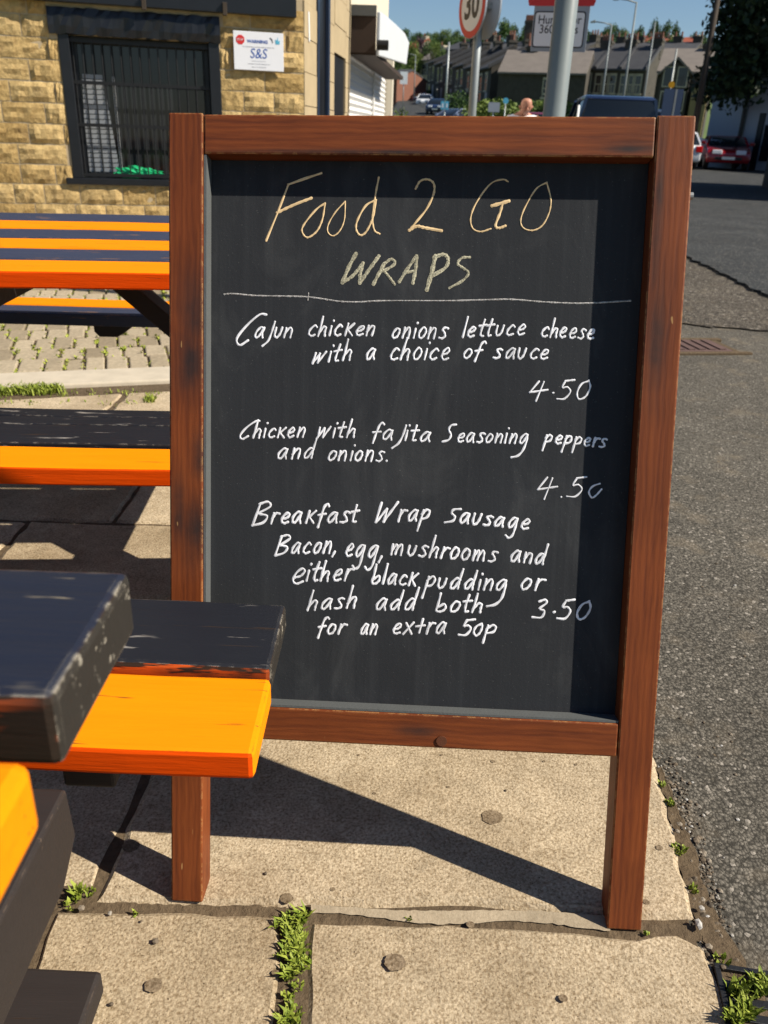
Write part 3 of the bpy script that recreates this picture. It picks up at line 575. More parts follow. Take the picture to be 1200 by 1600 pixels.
line('second menu line', [('with', 488, 568, 549, 562, 16), ('a', 571, 562, 587, 562, 17), ('choice', 608, 562, 701, 562, 17), ('of', 722, 560, 752, 559, 15), ('sauce', 772, 560, 856, 561, 15)])
line('upper price', [('4*50', 824, 625, 922, 624, 15)], wd=.0027)
line('third menu line', [('D', 373, 686, 400, 686, 14.5), ('hicken', 395, 684, 476, 683, 14), ('with', 495, 684, 555, 683, 14.5), ('fajita', 580, 686, 673, 690, 14.5), ('SeasoninG', 692, 690, 824, 693, 14), ('peppers', 851, 692, 946, 699, 13)])
line('fourth menu line', [('and', 433, 717, 490, 716, 15.5), ('onions.', 511, 719, 608, 721, 15.5)])
line('middle price', [('4.5Q', 835, 778, 940, 777, 15)], wd=.0026)
line('fifth menu line', [('B', 394, 821, 422, 820, 18.5), ('reakfast', 423, 818, 557, 816, 16.5), ('W', 587, 816, 618, 816, 15), ('rap', 622, 815, 671, 813, 17), ('S', 694, 816, 718, 816, 11), ('ausage', 716, 817, 826, 827, 16)], wd=.0036)
line('sixth menu line', [('B', 429, 868, 452, 866, 16), ('acon,', 454, 865, 526, 864, 17), ('eGg,'.replace('G', 'g'), 538, 869, 599, 872, 19), ('mushrooms', 611, 866, 775, 878, 16.5), ('and', 797, 877, 852, 882, 16)], wd=.0036)
line('seventh menu line', [('e', 456, 913, 476, 912, 25), ('ither', 478, 908, 549, 907, 17), ('black', 580, 911, 651, 915, 16), ('puddinG', 663, 918, 792, 923, 16), ('or', 811, 921, 848, 922, 16)], wd=.0036)
line('eighth menu line', [('hash', 480, 954, 556, 949, 17), ('add', 585, 953, 650, 953, 16.5), ('both', 681, 955, 754, 957, 15.5)], wd=.0036)
line('lower price', [('3*50', 834, 967, 922, 968, 14)], wd=.0036)
line('last menu line', [('for', 494, 991, 538, 990, 15.5), ('an', 562, 991, 588, 991, 16), ('ex+ra', 613, 990, 697, 990, 16), ('5', 717, 993, 738, 993, 11.5), ('O', 738, 993, 755, 993, 13), ('p', 757, 991, 775, 991, 15)], wd=.0036)

# ------------------------------------------------------------------ picnic tables
def plank(name, x0, x1, y0, y1, z1, th, mat, parent, bev=.004, tilt=(0, 0), zr=None, cham=0, face=None):
    m = MB(); seg = 14; V = []; Fc = []; r = random.Random(int(abs(x1*1000+y0*777+z1*99)))
    for i in range(seg+1):
        t = i/seg; x = x0+(x1-x0)*t; j = r.uniform(-.0008, .0008); xe = x
        for (y, z) in ((y0, z1-th), (y1, z1-th), (y1, z1), (y0, z1)): V.append((x-(cham if (i == seg and z < z1-.001) else 0), y+j, z+tilt[0]*x+tilt[1]*y+j*.7))
    for i in range(seg): Fc += [(4*i+k, 4*i+(k+1) % 4, 4*i+4+(k+1) % 4, 4*i+4+k) for k in range(4)]
    Fc += [(3, 2, 1, 0), (4*seg, 4*seg+1, 4*seg+2, 4*seg+3)]
    o = m.add(V, Fc).obj(name, M[mat], parent, bev)
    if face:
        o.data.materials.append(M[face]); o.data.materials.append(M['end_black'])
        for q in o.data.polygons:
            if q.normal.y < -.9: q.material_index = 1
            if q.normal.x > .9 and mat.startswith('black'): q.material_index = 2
    return o
# near table: only its right-hand end is in the picture
t = thing('picnic_table', 'nearest picnic table, black and orange planks jutting in at the bottom left', 'picnic table', (0, 0, 0))
plank('table_plank', -2.0, -.172, .350, .489, .77, .049, 'black_near', t, .006, face='edge_bare')['label'] = 'glossy black tabletop plank with worn corner'
for y0, mt in ((.157, 'orange'), (-.0, 'black_near'), (-.155, 'orange'), (-.31, 'black_near')): plank('table_plank', -2.0, -.164, y0, y0+.147, .77, .044, mt, t, .007)
plank('seat_plank', -2.0, -.126, .797, .943, .47, .038, 'black_seat', t, .006, face='edge_bare')['label'] = 'worn black seat plank'
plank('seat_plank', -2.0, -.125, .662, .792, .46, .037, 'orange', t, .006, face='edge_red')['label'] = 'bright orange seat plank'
for y0, mt in ((-.60, 'orange'), (-.75, 'black_seat')): plank('seat_plank', -2.0, -.126, y0, y0+.14, .47, .038, mt, t, .006)
for x in (-.365, -1.75):
    m = MB(); m.prism([(-.75, .424), (-.75, .38), (-.70, .325), (.60, .325), (.645, .355), (.640, .424)], 'x', x, x+.05); m.obj('bearer', M['frame_black'], t, .004)
    MB().box(x+.02, x+.078, .695, .92, .372, .4225).obj('cleat', M['frame_black'], t, .004)
for x in (-.66, -1.70):
    for sgn in (-1, 1):
        c = .09; MB().beam((x+.025, c+sgn*.12, .72), (x+.025, c+sgn*.52, .0), .05, .095, (1, 0, 0)).obj('leg', M['frame_black'], t, .004)
    MB().box(x-.03, x+.08, -.27, .48, .685, .7255).obj('batten', M['frame_black'], t, .004)
m = MB().hexa([(-1.25, .44, .0), (-.345, .44, .0), (-.345, .715, .0), (-1.25, .735, .0), (-1.25, .44, .040), (-.345, .44, .040), (-.345, .715, .040), (-1.25, .735, .040)]); m.v = [(a, b, c+land(a, b)+.001) for a, b, c in m.v]
m.obj('foot_plank', M['frame_black'], t, .006)
# far table, front edge at 1.78 m
t = thing('picnic_table', 'striped orange and black picnic table standing behind the chalkboard post', 'picnic table', (-.655, 1.783, 0), R(4.0))
TL = (.014, .07)
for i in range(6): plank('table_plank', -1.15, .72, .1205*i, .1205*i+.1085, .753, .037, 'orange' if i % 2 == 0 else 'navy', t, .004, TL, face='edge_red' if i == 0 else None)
for y0 in (-.113, -.057): plank('seat_slat', -1.15, .70, y0, y0+.050, .452, .037, 'black_seat', t, .004)
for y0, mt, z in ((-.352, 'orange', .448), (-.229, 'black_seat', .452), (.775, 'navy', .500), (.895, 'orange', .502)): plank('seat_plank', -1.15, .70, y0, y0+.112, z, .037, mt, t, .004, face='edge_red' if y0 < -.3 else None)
for x in (-.72, .36):
    for sgn in (-1, 1): MB().beam((x, .36+sgn*.12, .735), (x, .36+sgn*.60, -.01), .045, .095, (1, 0, 0)).obj('leg', M['frame_black'], t, .003)
    MB().box(x-.07, x-.025, -.34, 1.0, .335, .41).obj('bearer', M['frame_black'], t, .003)
    MB().box(x-.07, x-.025, -.30, -.12, .41, .4135).obj('cleat', M['frame_black'], t, .001); MB().box(x-.07, x-.025, .80, .98, .41, .461).obj('cleat', M['frame_black'], t, .002)
    MB().box(x+.024, x+.07, .03, .69, .665, .712).obj('batten', M['frame_black'], t, .003)
    s = 1 if x > 0 else -1
    MB().beam((-.18+s*.10, .36, .735), (x-s*.03, .36, .37), .045, .085, (0, 1, 0)).obj('brace', M['frame_black'], t, .003)
m = MB().prism([(-.225, .461), (-.225, .440), (-.21, .424), (-.155, .424), (-.135, .435), (-.10, .461)], 'y', .80, 1.0); m.obj('cleat', M['frame_black'], t, .004)
MB().box(-.27, -.20, .02, .70, .668, .708).obj('batten', M['frame_black'], t, .003)

# ------------------------------------------------------------------ stone building on the left
WY = R(14); wp = aty(220, 175, 7.0)
sb = thing('stone_building', 'yellow sandstone building with a black barred window, left of the chalkboard', 'building', (wp.x, wp.y, 0), WY)
WM = Matrix.Translation((wp.x, wp.y, 0)) @ Matrix.Rotation(WY, 4, 'Z'); WI = WM.inverted()
wl = MB(); r = random.Random(31)
A0, A1 = -3.6, 1.268; CH = .1425
def stone(x0, x1, z0, z1):
    nx, nz = 6, 4; o = len(wl.v); g_ = .0042; V = []
    bul = r.uniform(.007, .021); tl = (r.uniform(-.006, .006), r.uniform(-.005, .005))
    for j in range(nz+1):
        for i in range(nx+1):
            s, t = i/nx, j/nz; e = min(s, 1-s, t*.8, (1-t)*.8)*2; edge_ = i in (0, nx) or j in (0, nz)
            y = -.0035 if edge_ else -(bul*(.55+.45*min(1, e*2))+r.uniform(-.0075, .0075)+tl[0]*(s-.5)+tl[1]*(t-.5))
            jit = 0 if not edge_ else r.uniform(-.003, .003)
            V.append((x0+g_+(x1-x0-2*g_)*s+(0 if edge_ else r.uniform(-.006, .006)), y, z0+g_+jit+(z1-z0-2*g_)*t))
    F_ = [(j*(nx+1)+i, j*(nx+1)+i+1, (j+1)*(nx+1)+i+1, (j+1)*(nx+1)+i) for j in range(nz) for i in range(nx)]
    wl.add(V, F_)
WINX0, WINX1, WINZ0, WINZ1 = -.545, .615, .575, 1.60
for k in range(13):
    z0 = k*CH; z1 = z0+CH; x = A0+r.uniform(-.1, 0)
    while x < A1:
        L = r.uniform(.19, .36); x1 = min(x+L, A1)
        if A1-x1 < .12: x1 = A1
        segs = [(x, x1)]
        if z1 > WINZ0+.02 and z0 < WINZ1:
            segs = [(a, b) for a, b in ((x, min(x1, WINX0)), (max(x, WINX1), x1)) if b-a > .03]
        if z1 > WINZ1 and z0 < 1.77: segs = [(a, b) for a, b in ((x, min(x1, -.60)), (max(x, .625), x1)) if b-a > .03]
        for a, b in segs: stone(a, b, z0, z1)
        x = x1
wl.obj('wall', M['stone'], sb, fix=False)
MB().box(A0, WINX0, -.0008, .28, 0, 3.1).box(WINX1, A1-.004, -.0008, .28, 0, 3.1).box(WINX0, WINX1, -.0008, .28, 0, WINZ0).box(WINX0, WINX1, -.0008, .28, WINZ1, 3.1).obj('mortar_backing', M['joint'], sb)
lm = MB(); n = 30
for i in range(n+1):
    x = -.60+1.225*i/n
    for (y, z) in ((-.028, 1.598), (-.034, 1.65), (-.032, 1.72), (-.020, 1.768), (.02, 1.768), (.02, 1.598)): lm.v.append((x, y+r.uniform(-.005, .005), z+r.uniform(-.006, .006)))
lm.f = [(6*i+k, 6*i+(k+1) % 6, 6*i+6+(k+1) % 6, 6*i+6+k) for i in range(n) for k in range(6)]+[tuple(range(6)), tuple(6*n+k for k in range(6))]
lm.obj('lintel', M['black_gloss'], sb)
MB().box(-.60, .63, -.035, .10, .575, .622).obj('sill', M['black_gloss'], sb, .004)
MB().box(WINX0, -.47, -.012, .16, .622, 1.60).obj('jamb', M['black_gloss'], sb, .004); MB().box(.535, WINX1, -.012, .16, .622, 1.60).obj('jamb', M['black_gloss'], sb, .004)
win = MB().box(-.47, -.43, .09, .13, .622, 1.60).box(.495, .535, .09, .13, .622, 1.60).box(-.43, .495, .09, .13, .622, .66).box(-.43, .495, .09, .13, 1.55, 1.60).obj('window', M['black_gloss'], sb, .003)
MB().box(-.43, .495, .118, .122, .66, 1.55).obj('pane', M['glass_big'], win)
bl = MB()  # pale slats and strip before the pane: a reflection built as geometry
for i in range(20): bl.hexa([(-.455+.0045*i*.5, .112, .665+i*.0345), (-.20-.0035*i, .112, .665+i*.0345), (-.20-.0035*i, .117, .665+i*.0345), (-.455+.0045*i*.5, .117, .665+i*.0345), (-.455+.0045*i*.5, .106, .693+i*.0345), (-.20-.0035*i, .106, .693+i*.0345), (-.20-.0035*i, .111, .693+i*.0345), (-.455+.0045*i*.5, .111, .693+i*.0345)])
bl.obj('pane_reflection', plain('grey_white_reflection', (.36, .38, .41), .5, .1, 6), win); MB().box(-.195, -.180, .105, .116, .66, 1.34).obj('reflection_edge', M['white'], win)
gm = MB()
for i in range(15): gm.tube([(-.455+.068*i, .035, .635), (-.455+.068*i, .035, 1.575)], .0055, 8)
for z in (.645, 1.0, 1.29, 1.565): gm.box(-.475, .535, .026, .032, z-.012, z+.012)
gm.obj('bars', M['iron'], win)
MB().box(A0, 1.2, -.075, .02, 1.795, 2.25).obj('fascia_board', M['black_gloss'], sb, .004)
for a in (.08, .66): MB().box(a-.012, a+.02, -.10, -.0755, 1.775, 1.86).obj('corbel', M['pole_wood'], sb, .003)
m = MB().prism([(-.25, 3.08), (2.6, 4.3), (2.6, 4.4), (-.25, 3.2)], 'x', A0, A1+.05); m.obj('roof', M['slate_roof'], sb)
# side wall running away along the street
_c = WM @ Vector((A1, 0, 0)); _t = ray(722, 206); SD = Vector((_t[0], _t[1], 0)).normalized(); SN = Vector((SD.y, -SD.x, 0))
def side(u, off=0.0, v=110):                    # point of the side-wall line seen in photo column u
    q = ray(u, v); P0 = _c+SN*off; det = SD.x*(-q[1])-SD.y*(-q[0]); t = (P0.x*q[1]-P0.y*q[0])/det
    return P0+SD*t
def sbox(mb, u0, u1, o0, o1, z0, z1, inv=WI):
    a, b = side(u0), side(u1); P = []
    for z in (z0, z1): P += [a+SN*o1+Vector((0, 0, z)), b+SN*o1+Vector((0, 0, z)), b+SN*o0+Vector((0, 0, z)), a+SN*o0+Vector((0, 0, z))]
    mb.hexa([inv @ p for p in P]); return mb
zd = aty(531, 90, side(531).y).z
m = MB(); mA = MB()
zz = 0
for k in range(14):
    z1_ = zz+.24
    sbox(mA, 475.3, 494.5, -.28, r.uniform(-.004, .004), zz+.003, z1_-.003)
    for (ua, ub) in ((514, 522.3), (540, 546.8)): sbox(m, ua, ub, -.28, r.uniform(-.004, .004), zz+.003, z1_-.003)
    zz = z1_
zz = zd+.02
while zz < 3.1:
    sbox(m, 522.3, 540, -.28, r.uniform(-.004, .004), zz, zz+.234); zz += .24
m.obj('side_wall', M['ashlar'], sb); mA.obj('corner_pier', M['ashlar'], sb)
fr = MB(); sbox(fr, 494.6, 513.9, -.2, -.02, 0, 3.1).obj('tall_window', M['black_gloss'], sb)
f2 = MB(); sbox(f2, 494.8, 497.2, -.015, .012, 0, 3.1); sbox(f2, 511, 513.8, -.015, .012, 0, 3.1); f2.obj('window_frame', plain('dark_blue_frame', (.018, .03, .06), .35, .2, 5), sb)
f3 = MB(); sbox(f3, 522.4, 539.8, -.2, -.015, 0, zd).obj('side_door', M['black_gloss'], sb)
tk = MB(); q = side(483, .005); pz = aty(483, 42, q.y).z
tk.hexa([WI @ (q+SD*a+Vector((0, 0, pz+b-q.z))+SN*c) for (a, b, c) in ((-.02, -.1, 0), (.03, -.1, 0), (.03, -.1, .004), (-.02, -.1, .004), (-.05, .1, 0), (0, .1, 0), (0, .1, .004), (-.05, .1, .004))]); tk.obj('paper_scrap', M['white'], sb)
# warning sign on the wall
ws = thing('warning_sign', 'white warning notice with blue initials fixed to the sandstone wall beside the window', 'sign', tuple(WM @ Vector((.912, -.035, 1.558))), WY)
MB().box(-.19, .19, -.004, .0, -.13, .13).obj('plate', M['sign_white'], ws, .003)
RX = Matrix.Rotation(R(90), 4, 'X')
def wtxt(name, s, size, x, z, mt, sx=1, parent=ws, y=-.0045, shear=0, bold=0, dep=.0008):
    mm = Matrix.Translation((x, y, z)) @ RX @ Matrix(((1, shear, 0, 0), (0, 1, 0, 0), (0, 0, 1, 0), (0, 0, 0, 1))); return text(name, s, size, mt, parent, mm, dep, 'CENTER', sx, bold)
wtxt('warning_lettering', 'WARNING', .030, -.008, .064, M['sign_blue'], 1.08, bold=.0008)
oc = MB().prism([(.034*math.cos(R(22.5+45*k)), .034*math.sin(R(22.5+45*k))) for k in range(8)], 'y', -.0055, -.0042); oc.v = [(x-.138, y, z+.072) for x, y, z in oc.v]; st_ = oc.obj('stop_symbol', M['sign_red'], ws)
wtxt('stop_lettering', 'STOP', .020, -.138, .072, M['sign_white'], 1, st_, -.0058)
wtxt('initials', 'S&S', .095, .0, -.018, M['sign_blue'], .9, shear=.12)
m = MB(); m.prism([(.13, .03), (.16, .03), (.163, .055), (.15, .05), (.147, .078), (.14, .055), (.127, .06)], 'y', -.0055, -.0042); m.v = [(x, y, z+.025) for x, y, z in m.v]; m.obj('blue_symbol', M['sign_cyan'], ws)
m = MB(); m.prism([(.085, .09), (.10, .08), (.104, .06), (.11, .062), (.105, .085), (.09, .098)], 'y', -.0055, -.0042); m.obj('dark_symbol', M['sign_black'], ws)
sl = MB(); r = random.Random(3)
for (z, x0, x1, h) in ((.028, -.12, .12, .006), (-.066, -.055, .055, .003), (-.086, -.085, .085, .005), (-.107, -.055, .055, .005)):
    x = x0
    while x < x1: L = r.uniform(.003, .011); sl.box(x, min(x+L, x1), -.0052, -.0042, z-h/2*r.uniform(.6, 1), z+h/2*r.uniform(.6, 1)); x += L+(.0016 if r.random() < .8 else .006)
sl.obj('small_print', M['sign_grey'], ws)
bm = bmesh.new(); bmesh.ops.create_icosphere(bm, subdivisions=4, radius=1); r = random.Random(12)
from mathutils import noise as mn
for v in bm.verts:
    p = v.co.copy(); k = 1+.35*mn.noise(p*2.2)+.22*mn.noise(p*6); v.co = Vector((p.x*.17*k+.03*mn.noise(p*3+Vector((5, 0, 0))), p.y*.03*k, p.z*.040*k*(1.0-.35*p.x)))
me = bpy.data.meshes.new('plastic_bag'); bm.to_mesh(me); bm.free(); me.materials.append(M['green_bag']); o = bpy.data.objects.new('plastic_bag', me); COL.objects.link(o)
o.location = WM @ Vector((-.055, .075, .668)); o.rotation_euler = (0, 0, WY); tag(o, 'crumpled green plastic bag lying on the sill behind the window bars', 'plastic bag')
# shop with roller shutter
q0 = side(547.2); SHM = Matrix(((SD.x, -SN.x, 0, q0.x), (SD.y, -SN.y, 0, q0.y), (0, 0, 1, 0), (0, 0, 0, 1))); SHI = SHM.inverted()
sh = thing('shop', 'cream shop with a white roller shutter under a projecting white fascia', 'shop'); sh.matrix_world = SHM
def sl_(u, off=0): return (SHI @ side(u, off)).x
LE = sl_(612)
def zs(u, v): return aty(u, v, side(u).y).z
MB().box(0.0, sl_(606), .02, 5, zs(560, 60), 7.0).box(0, .10, .02, .3, 0, zs(560, 60)).box(LE, LE+.25, -.02, 5, 0, 2.5).obj('wall', plain('cream_render', (.62, .55, .43), .85, .08, 1.5), sh)
m = MB(); zt, n = zs(560, 72), 30; zl = 0
ribs = []
for i in range(n*2+1): ribs.append((.085 if i % 2 else .11, zl+(zt+.35-zl)*i/(2*n)))
m.prism(ribs+[(.15, zt+.35), (.15, zl)], 'x', .22, LE-.02); m.obj('shutter', M['shutter'], sh)
MB().box(.10, .215, .03, .16, 0, zt+.35).obj('shutter_rail', M['bead'], sh); MB().box(LE*.60, LE*.60+.12, .065, .084, 0, zt+.3).obj('shutter_rail', M['shutter'], sh)
# outward reach of the fascia so that its near end stands in photo column 588
lo, hi = 0, 4
for _ in range(40):
    mid = (lo+hi)/2; p = SHM @ Vector((.02, -mid, 2)); c_ = BAS.T @ np.array([p.x, p.y, p.z-EYE]); uu = 600+FPX*c_[0]/c_[2]
    lo, hi = (mid, hi) if uu < 587.5 else (lo, mid)
OUT = mid; pn = SHM @ Vector((.02, -OUT, 0))
def fx(u):                                      # along-wall distance of column u on the fascia plane
    q = ray(u, 80); a = SD; t = (pn.x*q[1]-pn.y*q[0])/(a.x*(-q[1])-a.y*(-q[0])); p = pn+SD*t; return .02+t, p.y
pts = []
for (u, v) in ((587.5, 87), (632, 100.5), (635, 66), (628, 52), (612, 37), (600, 27), (587.5, 18)): x_, y_ = fx(u); pts.append((x_, aty(u, v, y_).z))
MB().prism(pts, 'y', -OUT-.04, -OUT).obj('fascia', M['fascia_white'], sh, .01)
xe = pts[1][0]
MB().box(.02, .05, -OUT+.001, .019, pts[0][1]+.02, pts[6][1]-.05).box(.05, xe-.02, -OUT+.001, .019, pts[0][1]+.002, pts[0][1]+.05).obj('end_boarding', M['soffit'], sh)
MB().box(.0, .055, -OUT+.001, .019, pts[6][1]-.05, pts[6][1]+.05).obj('fascia_capping', M['bead'], sh)
MB().tube([(.0, -OUT-.02, pts[6][1]-.32), (.0, -OUT-.14, pts[6][1]-.32)], .05, 12).obj('bracket_knob', M['iron'], sh)

# ------------------------------------------------------------------ foliage
def leafmesh(name, blobs, n, size, seed, mat, flat=.6):
    r = random.Random(seed); V = []; Fc = []
    tot = sum(b[3]*b[4] for b in blobs)
    for (cx, cy, cz, rx, rz) in blobs:
        k = int(n*rx*rz/tot)
        for _ in range(k):
            a, u = r.uniform(0, 6.283), r.uniform(-1, 1); q = math.sqrt(1-u*u); d = r.random()**.45*(1+.25*mn.noise(Vector((cx+math.cos(a)*q*2, cy+math.sin(a)*q*2, cz+u*2))))
            p = Vector((cx+rx*d*q*math.cos(a), cy+rx*d*q*math.sin(a), cz+rz*d*u))
            nrm = Vector((r.gauss(0, 1), r.gauss(0, 1), r.gauss(0, 1)+flat)).normalized(); t = nrm.orthogonal().normalized(); b = nrm.cross(t); an = r.uniform(0, 6.28)
            t, b = t*math.cos(an)+b*math.sin(an), b*math.cos(an)-t*math.sin(an); s = size*r.uniform(.5, 1.3); o = len(V)
            V += [tuple(p-t*s), tuple(p+b*s*.6), tuple(p+t*s), tuple(p-b*s*.6)]; Fc.append((o, o+1, o+2, o+3))
    me = bpy.data.meshes.new(name); me.from_pydata(V, [], Fc); me.materials.append(mat); return me
def blobset(seed, n, w_, h, z0):
    r = random.Random(seed); B = []
    for i in range(n):
        z = z0+h*(.18+.64*(i+.5)/n); t = (z-z0)/h; rr = w_*(math.sin(math.pi*min(1, .15+t*.85))**.7); a = r.uniform(0, 6.28); d = rr*r.uniform(.25, .75)
        B.append((d*math.cos(a), d*math.sin(a), z, w_*r.uniform(.34, .55), h*r.uniform(.11, .18)))
    return B
def trunkmesh(name, h, rad, seed):
    r = random.Random(seed); m = MB(); m.tube([(0, 0, -1.0), (0, 0, 0), (.02*h, 0, h*.35), (0, .02*h, h*.75)], [rad*1.3, rad, rad*.75, rad*.25], 8)
    for k in range(6):
        a = k*1.05+r.uniform(-.3, .3); z = h*(.25+.08*k); m.tube([(0, 0, z), (math.cos(a)*h*.16, math.sin(a)*h*.16, z+h*.12), (math.cos(a)*h*.27, math.sin(a)*h*.27, z+h*.26)], [rad*.5, rad*.3, rad*.1], 6)
    me = bpy.data.meshes.new(name); me.from_pydata(m.v, [], m.f); me.materials.append(M['bark']); return me
TR = {}
for k, (mt, seed, w_) in {'round': ('leaf_dark', 1, .42), 'wide': ('leaf_mid', 2, .5), 'tall': ('leaf_mid', 3, .3), 'light': ('leaf_light', 4, .4), 'purple': ('leaf_purple', 5, .45), 'dark2': ('leaf_dark', 6, .5)}.items():
    cm = leafmesh('crown', blobset(seed, 14, w_, .86, .10), 3000, .026, seed, M[mt]); zs_ = sorted(v.co.z for v in cm.vertices); top = zs_[int(len(zs_)*.995)]
    for v in cm.vertices: v.co.z /= top
    TR[k] = (cm, trunkmesh('trunk', 1, .03, seed))
def tree(kind, u, vtop, wpx, Y, label, group='trees on the skyline', name='tree', vb=None):
    p = aty(u, vtop, Y); z0 = land(p.x, Y) if vb is None else aty(u, vb, Y).z; h = max(2.5, p.z-z0); w_ = wpx*Y/FPX
    t = thing(name, label, 'tree', (p.x, Y, z0), hash((u*7+Y)) % 6, group)
    base = {'round': .84, 'wide': 1.0, 'tall': .62, 'light': .8, 'purple': .9, 'dark2': 1.0}[kind]; s = (w_/base/1.05, w_/base/1.05, h)
    c = bpy.data.objects.new('crown', TR[kind][0]); COL.objects.link(c); c.parent = t; c.scale = s
    k = bpy.data.objects.new('trunk', TR[kind][1]); COL.objects.link(k); k.parent = t; k.scale = (h*.8, h*.8, h); return t
kindn = {'round': 'round dark', 'wide': 'broad mid-green', 'tall': 'slim mid-green', 'light': 'pale green', 'purple': 'purple-leaved', 'dark2': 'broad dark'}
def skyline(lst, where):
    for i, (kind, u, vt, wpx, Y) in enumerate(lst):
        tree(kind, u, vt, wpx, Y, f'{kindn[kind]} hill tree, {ORD[i]} from left {where}')
ORD = ['first', 'second', 'third', 'fourth', 'fifth', 'sixth', 'seventh', 'eighth', 'ninth', 'tenth', 'eleventh', 'twelfth', 'thirteenth', 'fourteenth']
skyline([('dark2', 617, 50, 34, 300), ('dark2', 634, 46, 30, 300), ('round', 652, 50, 26, 310), ('dark2', 668, 52, 28, 290), ('wide', 683, 50, 26, 300), ('light', 697, 46, 24, 290), ('wide', 712, 48, 26, 310), ('round', 727, 46, 24, 300), ('wide', 742, 50, 28, 310), ('dark2', 758, 52, 26, 290)], 'between the fascia and the speed limit sign')
skyline([('round', 781, 31, 34, 240), ('dark2', 800, 38, 30, 250), ('wide', 822, 37, 26, 260), ('dark2', 838, 44, 26, 270)], 'between the two road signs')
skyline([('dark2', 912, 44, 26, 270), ('wide', 926, 50, 22, 280), ('round', 942, 46, 22, 270), ('dark2', 958, 38, 30, 260), ('wide', 977, 44, 30, 270), ('round', 996, 43, 28, 270), ('tall', 1012, 52, 18, 280), ('round', 1024, 31, 24, 250), ('dark2', 1044, 35, 30, 250), ('round', 1061, 37, 20, 250), ('wide', 1078, 56, 24, 280), ('dark2', 1092, 52, 26, 260), ('round', 1108, 56, 24, 270)], 'right of the hump sign')
for i, (kind, u, vt, wpx, Y, lab) in enumerate([('purple', 657, 58, 24, 170, 'purple-leaved tree on the hillside above the street'), ('dark2', 674, 60, 28, 160, 'dark bushy tree behind the left terrace roofs'), ('light', 682, 66, 22, 140, 'pale round tree above the left end of the terrace'), ('wide', 690, 76, 20, 130, 'low mid-green tree beside the left terrace roof')]): tree(kind, u, vt, wpx, Y, lab, 'trees among the houses')
for i, (kind, u, vt, wpx, Y, lab) in enumerate([('dark2', 707, 57, 30, 190, 'broad dark tree above the roofs left of the speed limit sign'), ('wide', 728, 58, 28, 185, 'mid-green tree above the roofs just left of the speed limit sign'), ('dark2', 768, 50, 34, 180, 'broad dark tree above the roofs just right of the speed limit sign'), ('round', 822, 52, 30, 185, 'round dark tree above the roofs left of the hump sign'), ('dark2', 898, 58, 30, 190, 'broad dark tree low beside the hump sign'), ('wide', 930, 60, 30, 185, 'mid-green tree low on the hill near the shorter lamp'), ('dark2', 968, 56, 34, 190, 'broad dark tree low on the hill between the two lamps'), ('round', 1010, 60, 26, 185, 'round dark tree low on the hill right of the taller lamp'), ('dark2', 1055, 56, 34, 190, 'broad dark tree low above the bay window house'), ('wide', 1090, 62, 28, 190, 'mid-green tree low on the hill beside the telegraph pole')]): tree(kind, u, vt, wpx, Y, lab, 'trees among the houses')
tree('light', 643, 66, 30, 140, 'tall pale green street tree left of the terrace', 'trees beside the street')
tree('light', 656, 84, 20, 150, 'smaller pale green street tree nearest the terrace end', 'trees beside the street')
tree('wide', 624, 86, 26, 135, 'green street tree partly behind the white shop fascia', 'trees beside the street')
# dark tree at the right edge, close enough for leaf detail
p = aty(1218, 226, 40); t = thing('tree', 'tall dense dark tree rising above the white wall at the right edge', 'tree', (p.x, 40, 0))
B = blobset(44, 26, 3.9, 9.2, 2.6)+[(-2.6, -.5, 4.0, 1.5, 1.2), (-2.9, 0, 5.6, 1.2, 1.3), (-2.2, .3, 3.2, 1.4, .9)]
o = bpy.data.objects.new('crown', leafmesh('crown', B, 17000, .17, 45, M['leaf_black'])); COL.objects.link(o); o.parent = t
o = bpy.data.objects.new('trunk', trunkmesh('trunk', 9, .28, 7)); COL.objects.link(o); o.parent = t
p = aty(1160, 226, 48); t = thing('tree', 'second dark tree behind the low white wall at the right', 'tree', (p.x, 47, 0))
o = bpy.data.objects.new('crown', leafmesh('crown', blobset(46, 24, 3.6, 9.5, .2), 16000, .17, 47, M['leaf_black'])); COL.objects.link(o); o.parent = t
o = bpy.data.objects.new('trunk', trunkmesh('trunk', 8, .22, 8)); COL.objects.link(o); o.parent = t
# hedge and bushes
def bush(name, label, u0, u1, vt, Y, mat, dep=1.6, n=3500, size=.07, cat_='hedge', seed=1):
    x0, x1 = xat(u0, Y, 160), xat(u1, Y, 160); z0 = land((x0+x1)/2, Y); zt = aty((u0+u1)/2, vt, Y).z; h = zt-z0; B = []; k = max(1, int((x1-x0)/(h*.7)))
    for i in range(k): B.append((x0+(x1-x0)*(i+.5)/k, Y+dep/2, z0+h*.5, (x1-x0)/k*.75, h*.52))
    c = ((x0+x1)/2, Y+dep/2, z0); me = leafmesh(name, [(a-c[0], b-c[1], d-c[2], e, f) for a, b, d, e, f in B], n, size, seed, M[mat])
    o = bpy.data.objects.new(name, me); COL.objects.link(o); o.location = c; return tag(o, label, cat_)
bush('hedge', 'long clipped green hedge in front of the rubble stone house', 736, 905, 154, 42, 'leaf_light', n=15000, size=.09)
bush('shrub', 'yellow-green shrub beside the right bay-windowed house', 1008, 1032, 150, 40, 'leaf_light', n=1200, cat_='shrub', seed=3)
bush('shrub', 'low yellow-green shrub at the foot of the shutter', 616, 640, 166, 26, 'leaf_light', n=900, size=.05, cat_='shrub', seed=4)
bush('shrub', 'dark overgrown shrub along the terrace front gardens', 655, 680, 140, 128, 'leaf_dark', n=1200, size=.16, cat_='shrub', seed=5)
bush('shrub', 'dark garden shrub in front of the left terrace', 700, 735, 140, 62, 'leaf_dark', n=1600, size=.1, cat_='shrub', seed=6)

